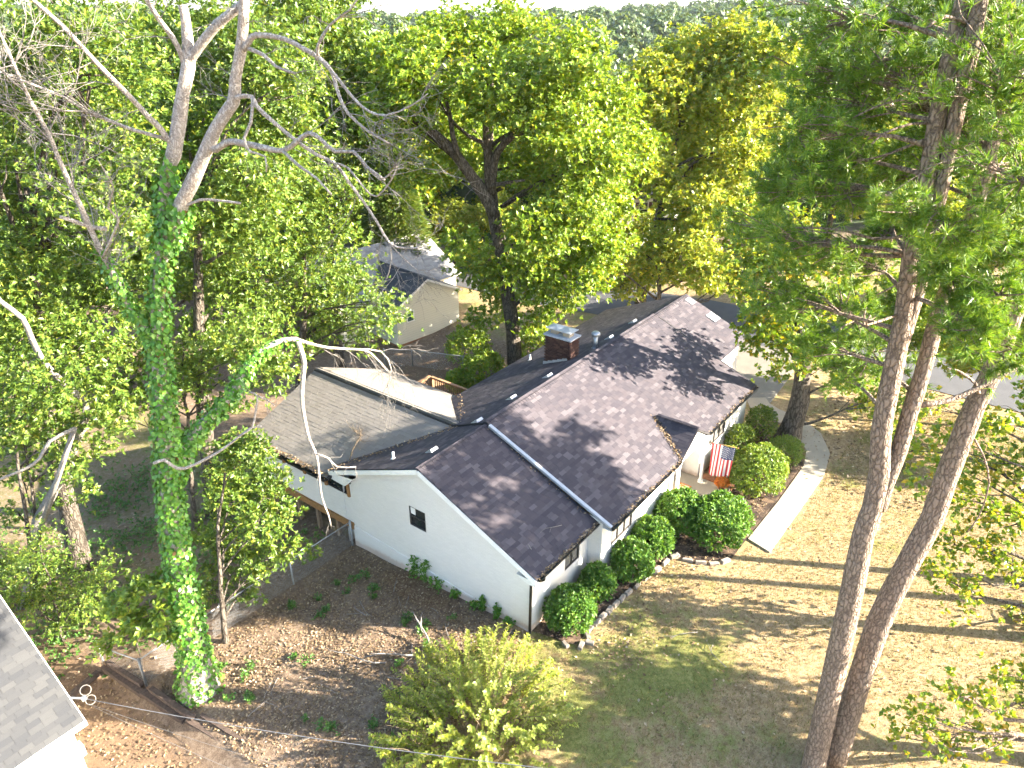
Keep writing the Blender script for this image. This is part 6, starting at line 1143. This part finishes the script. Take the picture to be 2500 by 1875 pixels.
# --- big yellow green bush in the foreground: arching shoots with paired small leaves
bx_, by_ = -3.75, -.85; bz_ = gz(bx_, by_)
bs = empty('privet_bush', (bx_, by_, bz_), 'large sprawling yellow green bush with arching tan stems on the lawn edge', 'bush')
mb = MB(); LP, LD, LN = [], [], []
for i in range(340):
    a = rng.uniform(0, 6.28); q = math.sqrt(rng.random()); rr_ = 2.4*q; H_b = (.45 + 1.35*(1 - q**1.8))*rng.uniform(.35, 1.45)
    sx_ = 1.0 if math.cos(a - (HEAD - math.pi/2)) > 0 else .8
    e = np.array((rr_*math.cos(a)*1.12, rr_*math.sin(a), H_b)); s0 = np.array((rng.normal(0, .3), rng.normal(0, .3), -.05)) + e*[.6, .6, 0]
    mid = (s0 + e)/2 + [0, 0, .2*H_b] + rng.normal(0, .22, 3); tipd = unit(e*[.6, .6, 0] + [0, 0, rng.uniform(.1, 1.0)]); e2 = e + tipd*rng.uniform(.2, .6)
    pts = [s0*(1-u)**3 + 3*mid*u*(1-u)**2 + 3*e*u*u*(1-u) + e2*u**3 for u in np.linspace(0, 1, 9)]
    mb.tube(pts, [.009, .009, .008, .007, .006, .006, .005, .004, .002], 4, cap=False)
    if rng.random() < .22: continue
    P = np.array(pts)
    for u in np.arange(rng.uniform(.1, .4), 1.0, .03):
        f = u*8; j = min(int(f), 7); p = P[j]*(1 - f + j) + P[j+1]*(f - j); ax = unit(P[j+1] - P[j]); sd_ = unit(np.cross(ax, [0, 0, 1.0]) + 1e-4); b_ = np.cross(ax, sd_)
        ph = rng.uniform(0, 6.28)
        for s_ in (0, math.pi): rad = sd_*math.cos(ph + s_) + b_*math.sin(ph + s_); LP.append(p); LD.append(rad + ax*.6); LN.append(ax*.7 - rad*.4 + [0, 0, .6] + rng.normal(0, .2, 3))
mb.build('stem', 'bark_twig', bs)
n = len(LP); s_ = rng.uniform(.7, 1.25, n); V, F_ = leaves(np.array(LP), np.array(LD), np.array(LN), .13*s_, .07*s_, .15, .1); link('foliage', fast_mesh('foliage', V, F_, 'leaf_bush', 3), bs)

# --- weeds and ivy patches at the foot of the gable wall and in the side yard
def weed(name, label, x, y, r_, n, L=.1, W=.05, mat='weed', h=.25, cat='weed', group='weeds in the side yard'):
    o = empty(name, (x, y, gz(x, y)), label, cat, group); C_ = np.stack([rng.normal(0, r_*.5, n), rng.normal(0, r_*.5, n), rng.uniform(.02, h, n)], 1)
    V, F_ = sprays(C_, np.tile([0, 0, 1.0], (n, 1)) + rng.normal(0, .4, (n, 3)), 5, L, W); link('foliage', fast_mesh('foliage', V, F_, mat, 3), o)
    return o
def where(x, y): return 'close to the ivy tree foot' if math.hypot(x + 7.57, y - 6.83) < 2.6 else 'along the gable wall' if x > -1.6 else 'near the wire fence' if y > 6.2 else 'around the yellow bush' if math.hypot(x - bx_, y - by_) < 3.4 else 'on the middle of the slope' if x > -5 else 'above the timber edge'
for i in range(46):
    x = rng.uniform(-7.6, -.8); y = rng.uniform(-.2, 7.6)
    if math.hypot(x - bx_, y - by_) < 2.0 or math.hypot(x + 7.57, y - 6.83) < .8: continue
    wr = rng.uniform(.08, .22); weed('weed', ('broad' if wr > .15 else 'small') + ' green weed in the side yard litter ' + where(x, y), x, y, wr, rng.integers(5, 20), rng.uniform(.08, .15), .05, 'weed', rng.uniform(.1, .3))
for i, (y, h, r_) in enumerate(((3.1, .35, .16), (3.9, .5, .3), (4.5, .95, .22), (5.0, .9, .2), (2.2, .25, .2), (1.3, .55, .1), (.8, .2, .2), (1.9, .6, .08))):
    weed('wall_creeper', ['creeper climbing the gable wall foot'][0] + ', ' + ['third', 'widest', 'tallest', 'next tallest', 'low flat', 'thin nearest the corner', 'spreading nearest the downspout', 'slim'][i] + ' of its row', -.12, y, r_, int(30 + 60*h), .08, .06, 'leaf_ivy', h, 'creeper', 'creepers at the foot of the gable wall')
# low undergrowth behind the ivy tree, nobody could count it
ux = rng.uniform(-14, 2.5, 9000); uy = rng.uniform(9.6, 24, 9000); pk = np.sin(ux*.9 + 1.3*np.sin(uy*.7))*np.sin(uy*.8 + .5) + rng.normal(0, .35, 9000) > .25
ux, uy = ux[pk], uy[pk]; keepu = ~((ux > -.3) & (uy < 14.2)); ux, uy = ux[keepu], uy[keepu]; C_ = np.stack([ux, uy, ground(ux, uy) + rng.uniform(.02, .35, len(ux))], 1)
V, F_ = sprays(C_, np.tile([0, 0, 1.0], (len(ux), 1)) + rng.normal(0, .4, (len(ux), 3)), 5, .13, .06)
tagged(link('undergrowth', fast_mesh('undergrowth', V, F_, 'weed', 3)), 'low green undergrowth on the shady dirt behind the ivy tree', 'undergrowth', kind='stuff')
# sticks and dead branches on the ground and on the roofs
def stick(label, x, y, ang, L, r_, z=None, group='fallen sticks in the side yard', forks=2, tilt=0.05):
    o = MB(); z0 = (gz(x, y) + .05) if z is None else z; d = np.array((math.cos(ang), math.sin(ang), tilt)); b_ = np.array((0, 0, 0.0)); pts = curve_pts(b_, d*L, .07, 6); pts = [np.array((p[0], p[1], max(p[2], tilt*L*0 + 0) if z is None else p[2])) for p in pts]
    o.tube(pts, [r_*(1 - .6*u) for u in np.linspace(0, 1, 6)], 5)
    for k in range(forks):
        j = rng.integers(2, 5); e = pts[j] + unit(d + rng.normal(0, .7, 3)*[1, 1, .15])*L*.4; e[2] = max(e[2], .01); o.tube(curve_pts(pts[j], e, .1, 4), [r_*.5, r_*.45, r_*.35, r_*.2], 4)
    ob = o.build('fallen_branch', 'bark_pale', None, (x, y, z0)); tagged(ob, label, 'branch', group); return ob
for i in range(26):
    x = rng.uniform(-7.4, -1.0); y = rng.uniform(0.8, 6.5)
    sl2 = rng.uniform(.3, .9); stick(('long' if sl2 > .6 else 'short') + ' thin pale stick in the side yard litter ' + where(x, y), x, y, rng.uniform(0, 6.28), sl2, rng.uniform(.008, .02), forks=1)
stick('pale forked branch lying behind the yellow bush', -2.9, 2.4, 2.3, 1.5, .04); stick('thick bare branch leaning behind the yellow bush top', -2.5, 2.0, 1.2, 1.3, .045, tilt=.5); stick('pale Y shaped branch lying between wall and bush', -1.7, 2.0, .9, .6, .025); stick('long grey branch lying on the side yard slope', -3.6, 2.9, 2.0, 1.7, .03)
stick('pale stick lying alone in the green lawn patch', 3.2, -4.3, 2.5, 1.0, .015, group='fallen sticks on the lawn'); stick('forked twig lying on the sunny lawn below the walkway end', 2.4, -5.6, 1.1, .8, .015, group='fallen sticks on the lawn')
def roofz(x, y): return ZE + (ZR - ZE)*(y - YF1)/(YR - YF1)
for i, (x, y, a, L) in enumerate(((.5, .35, 1.0, .7), (2.1, .3, 2.6, .9))):
    stick(['dead twig lying on the near roof corner', 'dead twig lying on the roof edge above the two pane window'][i], x, y, a, L, .012, z=roofz(x, y) + .07, group='dead twigs on the roof', forks=4, tilt=.1)
db = MB(); p0 = np.array((1.9, 9.2, 0.0)); zsl = lambda x: SZ0 + (SZR - SZ0)*(x - SX0)/(SXR - SX0) + .06
pts = [(.55, 8.75, zsl(.55)), (.85, 8.9, zsl(.85) + .1), (1.15, 8.95, zsl(1.15) + .18), (1.5, 9.1, zsl(1.5) + .12)]
rbo = np.array(pts[0]); pts = [np.array(p) - rbo for p in pts]; db.tube(pts, [.03, .03, .026, .02], 6)
for k in range(22): twigs(db, pts[-1 - (k % 2)], np.array((.5, .4, .25)) + rng.normal(0, .8, 3)*[1, 1, .3], rng.uniform(.25, .6), .008, 1, .5, 4)
tagged(db.build('fallen_branch', 'bark_twig', None, tuple(rbo)), 'dead branch with bushy twigs lying on the grey sunroom roof', 'branch', 'dead twigs on the roof')

# ================================================================== LITTER AND GRASS
def scatter_flat(n, fx, fy, zfun, L, W, lift=.012, rough=.35):
    x = fx(n); y = fy(n); z = zfun(x, y); P = np.stack([x, y, z + lift + rng.random(n)*.015], 1)
    a = rng.uniform(0, 6.28, n); D = np.stack([np.cos(a), np.sin(a), rng.normal(0, rough, n)], 1); N = np.array([0, 0, 1.0]) + rng.normal(0, rough, (n, 3)); s = rng.uniform(.6, 1.3, n)
    return leaves(P, D, N, L*s, W*s, .2)
parts = []
def U_(a, b): return lambda n: rng.uniform(a, b, n)
parts.append(scatter_flat(20000, U_(-8.2, -.15), U_(-.3, 8.3), ground, .085, .045)); parts.append(scatter_flat(3400, U_(-1.0, 22), U_(-13, -1.2), ground, .10, .065)); parts.append(scatter_flat(2200, U_(0.4, 18), U_(-3.6, -.4), ground, .10, .07, .05)); parts.append(scatter_flat(7000, U_(-9, 22), U_(9, 22), ground, .14, .08)); parts.append(scatter_flat(1400, U_(-10.5, -8.6), U_(2, 11), ground, .10, .05)); parts.append(scatter_flat(2500, U_(14, 26), U_(-9, -2.5), ground, .13, .09))
# leaves caught in the valleys and along the gutters
def roofleaves(n, a, b, sp, lift=.05):
    a = np.array(a, float); b = np.array(b, float); u = rng.random(n)[:, None]; P = a + (b - a)*u + rng.normal(0, 1, (n, 3))*[sp, sp, .01] + [0, 0, lift]
    ang = rng.uniform(0, 6.28, n); D = np.stack([np.cos(ang), np.sin(ang), rng.normal(0, .2, n)], 1); s = rng.uniform(.6, 1.2, n); return leaves(P, D, np.array([0, 0, 1.0]) + rng.normal(0, .3, (n, 3)), .09*s, .06*s, .2)
zv = lambda y: ZB + (ZR - ZB)*(YB - y)/(YB - YR)
parts.append(roofleaves(330, (-.3, 8.95, 2.72), (3.3, 5.7, 4.06), .10, .06)); parts.append(roofleaves(420, (-.34, 9.0, 2.52), (-.34, 13.9, 2.52), .07, .03)); parts.append(roofleaves(260, (XA, YF1 - .03, ZE), (XB, YF1 - .03, ZE), .05, .04)); parts.append(roofleaves(260, (XB, YF2, ZE), (PX0, YF2, ZE), .05, .04)); parts.append(roofleaves(200, (PX0, PYF, 2.52), (PXR - .1, PYR, 3.25), .06, .07)); parts.append(roofleaves(220, (PX1 + .1, YF2, ZE), (XC, YF2, ZE), .05, .04)); parts.append(roofleaves(90, (XB - .12, YF1, 2.5), (XB - .12, YR, 4.58), .05, .05)); parts.append(roofleaves(160, (3.7, 5.75, 4.05), (7.0, 8.8, 2.8), .1, .06))
V = np.concatenate([p[0] for p in parts]); offs = np.cumsum([0] + [len(p[0]) for p in parts[:-1]]); F_ = np.concatenate([p[1] + o_ for p, o_ in zip(parts, offs)])
tagged(link('leaf_litter', fast_mesh('leaf_litter', V, F_, 'fallen_leaf', 3)), 'dry brown fallen leaves scattered over yard, beds and gutters', 'fallen leaves', kind='stuff')

def blades(n, x, y, h, wd):
    z = ground(x, y); P = np.stack([x, y, z], 1); a = rng.uniform(0, 6.28, n); lean = rng.normal(0, .45, (n, 2)); tip = P + np.stack([lean[:, 0]*h, lean[:, 1]*h, h*rng.uniform(.6, 1.1, n)], 1); s = np.stack([np.cos(a), np.sin(a), np.zeros(n)], 1)*wd/2
    V = np.stack([P - s, P + s, tip], 1).reshape(-1, 3); return V, np.arange(n*3).reshape(-1, 3)
n = 115000; x = rng.uniform(-7, 24, n); y = rng.uniform(-15, -.2, n)
keep = ~((y > -2.0 - .0*x) & (x > .3) & (x < 6.3)) & ~((y > -3.9) & (x > 6.0) & (x < 18)) & ~((y > -4.85) & (y < -3.7) & (x > 8.3) & (x < 19)) & ~((x > 17) & (y > -4.8))
keep &= ~((x < 0) & (y > .0 + 0*x))
x, y = x[keep], y[keep]; V, F_ = blades(len(x), x, y, .085, .02)
tagged(link('grass', fast_mesh('grass', V, F_, 'grass_blade', 3)), 'dry tan and green lawn grass in front of the house', 'grass', kind='stuff')

# ================================================================== SMALL THINGS
# edging stones
st_pts = [(.46,-1.62,.30,.2),(.95,-1.55,.26,.9),(1.2,-1.47,.30,.1),(1.62,-1.5,.34,.05),(1.98,-1.5,.30,-.1),(2.36,-1.53,.34,.1),(2.72,-1.56,.30,-.05),(3.08,-1.6,.32,.1),(3.46,-1.62,.30,-.1),(3.95,-1.7,.34,.05),(4.5,-1.76,.34,-.1),(5.05,-1.86,.36,-.2),(5.6,-1.93,.34,-.1),(6.1,-2.05,.36,-.5),(6.2,-2.5,.36,-1.2),(6.35,-2.95,.36,-1.0),(6.6,-3.35,.34,-.8),(6.95,-3.62,.34,-.4),(.22,-1.2,.26,1.3),(.72,-1.78,.26,1.9)]
ordn = 'first second third fourth fifth sixth seventh eighth ninth tenth eleventh twelfth thirteenth fourteenth fifteenth sixteenth seventeenth eighteenth nineteenth twentieth'.split()
for i_s, (x, y, L, a) in enumerate(sorted(st_pts)):
    mb = MB(); w2, h2_ = random.uniform(.13, .18), random.uniform(.10, .14); j = lambda: random.uniform(-.02, .02); b_ = .03
    L *= 1.12; vs = [(sx_*L/2*(.93 if k else 1) + j(), sy_*w2/2*(.85 if k else 1) + j(), (h2_ if k else -.06) + j()*.5) for k in (0, 1) for sx_ in (-1, 1) for sy_ in (-1, 1)]
    mb.add(vs, [(0, 1, 3, 2), (4, 6, 7, 5), (0, 4, 5, 1), (2, 3, 7, 6), (0, 2, 6, 4), (1, 5, 7, 3)])
    o = mb.build('edging_stone', 'stone', None, (x, y, gz(x, y) + .0)); o.rotation_euler[2] = a
    bv = o.modifiers.new('bevel', 'BEVEL'); bv.width = .02; bv.segments = 2
    tagged(o, ordn[i_s] + ' grey edging stone of the mulch bed counted from the downspout', 'stone', 'edging stones of the mulch bed')
# flag on its pole
fl = empty('flag', (11.02, -.93, 2.1), 'stars and stripes flag hanging from a pole on the porch post', 'flag')
simple('flag_red', (.55, .045, .05), .7, var=.1); simple('flag_white', (.82, .80, .78), .7, var=.04); simple('flag_blue', (.045, .055, .13), .7, var=.1)
mb = MB(); mb.box((0, -.02, 0), (.1, .04, .14)); mb.build('bracket', 'dark_metal', fl)
pd = unit(np.array((.10, -.98, .06))); mb = MB(); mb.tube([(0, 0, 0), pd*1.15], .016, 8); mb.tube([pd*1.15, pd*1.2], [.03, .02], 8); mb.build('flag_pole', 'beam_wood', fl)
nu, nv = 39, 30; fw_, fd_ = .95, 1.52; gv = []
for j in range(nv + 1):
    for i in range(nu + 1):
        u = i/nu; v = j/nv; p = pd*(.12 + fw_*u*(1 - .10*v)) + np.array((0, 0, -.03 - fd_*v)); wv_ = .045*math.sin(u*15 + v*1.6)*(.25 + .75*v) + .03*math.sin(u*6 + 2*v); gv.append(p + np.array((.97, -.12, 0))*wv_)
fsl, fm_ = [], []
for j in range(nv):
    for i in range(nu):
        q = j*(nu+1)+i; fsl.append((q, q+1, q+nu+2, q+nu+1)); can = (i >= nu*6/13) and (j < nv*.4); fm_.append(2 if can else (0 if (i//3) % 2 == 0 else 1))
mb = MB(); mb.add(gv, fsl, 0, True); mb.mi = fm_; o = mb.build('cloth', ['flag_red', 'flag_white', 'flag_blue'], fl); sm_ = o.modifiers.new('thick', 'SOLIDIFY'); sm_.thickness = .004
mb = MB(); 
for r_ in range(9):
    for c_ in range(6 if r_ % 2 == 0 else 5):
        v = (.04 + .92*(c_ + (.5 if r_ % 2 else 0))/5.5 + .02)*.4*.95 + .01; u = 6/13 + (7/13)*(.06 + .88*r_/8); p = pd*(.12 + fw_*u*(1 - .10*v)) + np.array((0, 0, -.03 - fd_*v)); wv_ = .045*math.sin(u*15 + v*1.6)*(.25 + .75*v) + .03*math.sin(u*6 + 2*v)
        for sd_ in (-1, 1):
            cpt_ = p + np.array((.97, -.12, 0))*(wv_ + sd_*.006); ring = []
            for k in range(10): rr_ = .030 if k % 2 == 0 else .013; an = math.pi/2 + k*math.pi/5; ring.append(cpt_ + pd*rr_*math.cos(an) + np.array((0, 0, rr_*math.sin(an))))
            mb.add([cpt_] + ring, [(0, k + 1, (k + 1) % 10 + 1) for k in range(10)])
mb.build('star_field', 'flag_white', fl)['kind'] = 'stuff'
# doormat
t = NT('mat_print'); tc = t.n('TexCoord'); no = t.noise(9, 2, .5, tc.outputs['Object']); c = t.ramp(no.outputs[0], [(.40, (.55, .21, .05)), (.47, (.70, .45, .15)), (.53, (.75, .62, .42)), (.60, (.12, .35, .36))], 'CONSTANT'); t.bsdf(c, .95); MAT['mat_print'] = t.m
simple('mat_border', (.48, .16, .05), .95, var=.15, scale=40)
mt = empty('doormat', (9.95, -.42, .154), 'orange patterned doormat on the porch before the door', 'doormat'); mb = MB(); mb.box((0, 0, .008), (.86, .52, .016)); mb.build('mat_base', 'mat_border', mt); mb = MB(); mb.box((0, 0, .018), (.72, .39, .01)); mb.build('mat_top', 'mat_print', mt)
# mums in a pot
fp = empty('potted_mum', (10.95, -1.72, .152), 'round orange potted chrysanthemum at the porch corner', 'potted plant'); simple('pot_clay', (.25, .12, .07), .8)
mb = MB(); mb.tube([(0, 0, 0), (0, 0, .2), (0, 0, .2), (0, 0, .24)], [.11, .15, .165, .165], 14); mb.build('pot', 'pot_clay', fp)
d = rdir(420); d[:, 2] = np.abs(d[:, 2]) - .15; V, F_ = sprays(d*[.27, .27, .25]*rng.uniform(.85, 1.05, (420, 1)) + [0, 0, .32], d, 6, .05, .03, tilt=(.5, 1.2)); link('flower_head', fast_mesh('flower_head', V, F_, 'mum', 3), fp)
V, F_ = sprays(d[:200]*[.25, .25, .2]*rng.uniform(.7, .95, (200, 1)) + [0, 0, .30], d[:200], 5, .06, .03); link('foliage', fast_mesh('foliage', V, F_, 'leaf_box', 3), fp)
# chain link fences
def fence(label, pts, h=1.1, posts_every=2.6, mesh_step=.065, dark=False):
    o = empty('chain_link_fence', (*pts[0], gz(*pts[0])), label, 'fence'); b0 = np.array(o.location)
    def G(p, z): return np.array((p[0], p[1], gz(*p) + z)) - b0
    mbm = MB(); m_ = 'fence_metal'
    for a, b in zip(pts, pts[1:]):
        a = np.array(a, float); b = np.array(b, float); L = np.linalg.norm(b - a); k = max(1, int(round(L/posts_every)))
        for i in range(k + 1):
            p = a + (b - a)*i/k; mb = MB(); mb.tube([G(p, -.15), G(p, h + .06)], .03 if i not in (0, k) else .04, 8); mb.tube([G(p, h + .06), G(p, h + .10)], [.045, .012], 8); mb.build('fence_post', m_, o)
        for i in range(k):
            p, q = a + (b - a)*i/k, a + (b - a)*(i+1)/k; mb = MB(); mb.tube([G(p, h), G(q, h)], .022, 6); mb.build('top_rail', m_, o)
        n = int(L/mesh_step); K = int(h/mesh_step)
        for i in range(-K, n):
            for s_ in (1, -1):
                i0, i1 = (i, i + K) if s_ == 1 else (i + K, i); c0, c1 = max(0, min(n, i0)), max(0, min(n, i1))
                if c0 == c1: continue
                h0 = abs(c0 - i0)*mesh_step; h1 = h - abs(c1 - i1)*mesh_step; P0 = G(a + (b - a)*c0/n, h0 + .02); P1 = G(a + (b - a)*c1/n, h1 + .0); dd = np.array((0, 0, .003)); mbm.add([P0 - dd, P0 + dd, P1 + dd, P1 - dd], [(0, 1, 2, 3)])
    mbm.build('wire_mesh', m_, o)['kind'] = 'stuff'; return o
fence('chain link fence running from the gable wall back corner past the ivy tree', [(-.10, 8.36), (-8.4, 8.46), (-8.72, 10.5)]); fence('chain link fence in the shade beside the grey roof', [(-9.9, 12.6), (-12.6, 13.6)], 1.1); fence('chain link fence crossing the back garden near the deck', [(14.1, 21.4), (14.9, 19.8), (15.3, 16.0), (16.2, 13.9)], 1.1)
# timbers of the low retaining edge
def timber(label, a, b, z, hh=.17, wd=.18):
    a = np.array((*a, z), float); b = np.array((*b, z - .01), float); L = np.linalg.norm(b - a); ang = math.atan2(b[1] - a[1], b[0] - a[0]); mb = MB()
    nseg = 6; vs = []
    for i in range(nseg + 1):
        x = L*i/nseg; w_ = wd/2*random.uniform(.92, 1.05); t_ = hh/2*random.uniform(.93, 1.05)
        vs += [(x, -w_, -t_), (x, w_, -t_), (x, w_, t_), (x, -w_, t_)]
    fs = [(i*4+k, i*4+(k+1) % 4, i*4+4+(k+1) % 4, i*4+4+k) for i in range(nseg) for k in range(4)] + [(3, 2, 1, 0), tuple(nseg*4 + k for k in range(4))]
    mb.add(vs, fs); o = mb.build('timber', 'timber_wood', None, tuple(a)); o.rotation_euler[2] = ang; tagged(o, label, 'timber', 'timbers of the low retaining edge'); return o
zt_ = lambda x, y: gz(x + .6, y)
timber('dark timber of the low retaining edge under the fence corner', (-8.82, 10.3), (-8.62, 8.3), -.64); timber('upper dark timber of the low retaining edge under the fence corner', (-8.70, 10.2), (-8.50, 8.5), -.46, .15, .14)
timber('dark timber in the middle of the low retaining edge', (-8.62, 8.24), (-8.42, 6.3), -.52, .18, .2); timber('upper dark timber beside the ivy tree foot', (-8.46, 8.0), (-8.28, 6.0), -.35, .15, .16); timber('half rotten timber at the lower end of the retaining edge', (-8.38, 6.1), (-8.12, 4.1), -.42, .13, .16); timber('thin split timber behind the half rotten one', (-8.10, 5.9), (-7.85, 3.9), -.28, .1, .12); timber('last grey timber of the retaining edge by the bush', (-8.05, 4.0), (-7.8, 2.2), -.34, .13, .16)
timber('long timber running from the fence end to the grey roof', (-8.95, 10.5), (-10.4, 10.2), -.9, .16, .16)
mb = MB(); mb.box((0, 0, .18), (.13, .13, .55)); o = mb.build('stake', 'post_wood', None, (-8.72, 10.28, gz(-8.72, 10.28) + .2)); tagged(o, 'short wooden stake at the bend of the low timber edge', 'stake')
# pale round stone by the wires
mb = MB(); ring = []
d = rdir(1); o = None
import bmesh
bm = bmesh.new(); bmesh.ops.create_icosphere(bm, subdivisions=2, radius=.17)
for v in bm.verts: v.co *= 1 + .12*math.sin(v.co.x*23)*math.sin(v.co.y*19 + 1); v.co.z *= .6
me = bpy.data.meshes.new('field_stone'); bm.to_mesh(me); bm.free(); me.materials.append(MAT['stone']); o = link('field_stone', me, None, (-9.0, 3.9, gz(-9.0, 3.9) + .06)); tagged(o, 'pale rounded stone lying below the sagging wires', 'stone')

# ================================================================== AIR
hz = MB(); hz.box((0, 0, -29), (10900, 10900, 114)); t = NT('haze_air'); pv = t.n('VolumePrincipled'); pv.inputs['Color'].default_value = (.86, .92, 1.0, 1); pv.inputs['Density'].default_value = .00008; pv.inputs['Anisotropy'].default_value = .2
t.l(pv.outputs[0], t.out.inputs['Volume']); MAT['haze_air'] = t.m
tagged(hz.build('haze', 'haze_air'), 'thin bluish haze over the far woods', 'haze', kind='stuff')
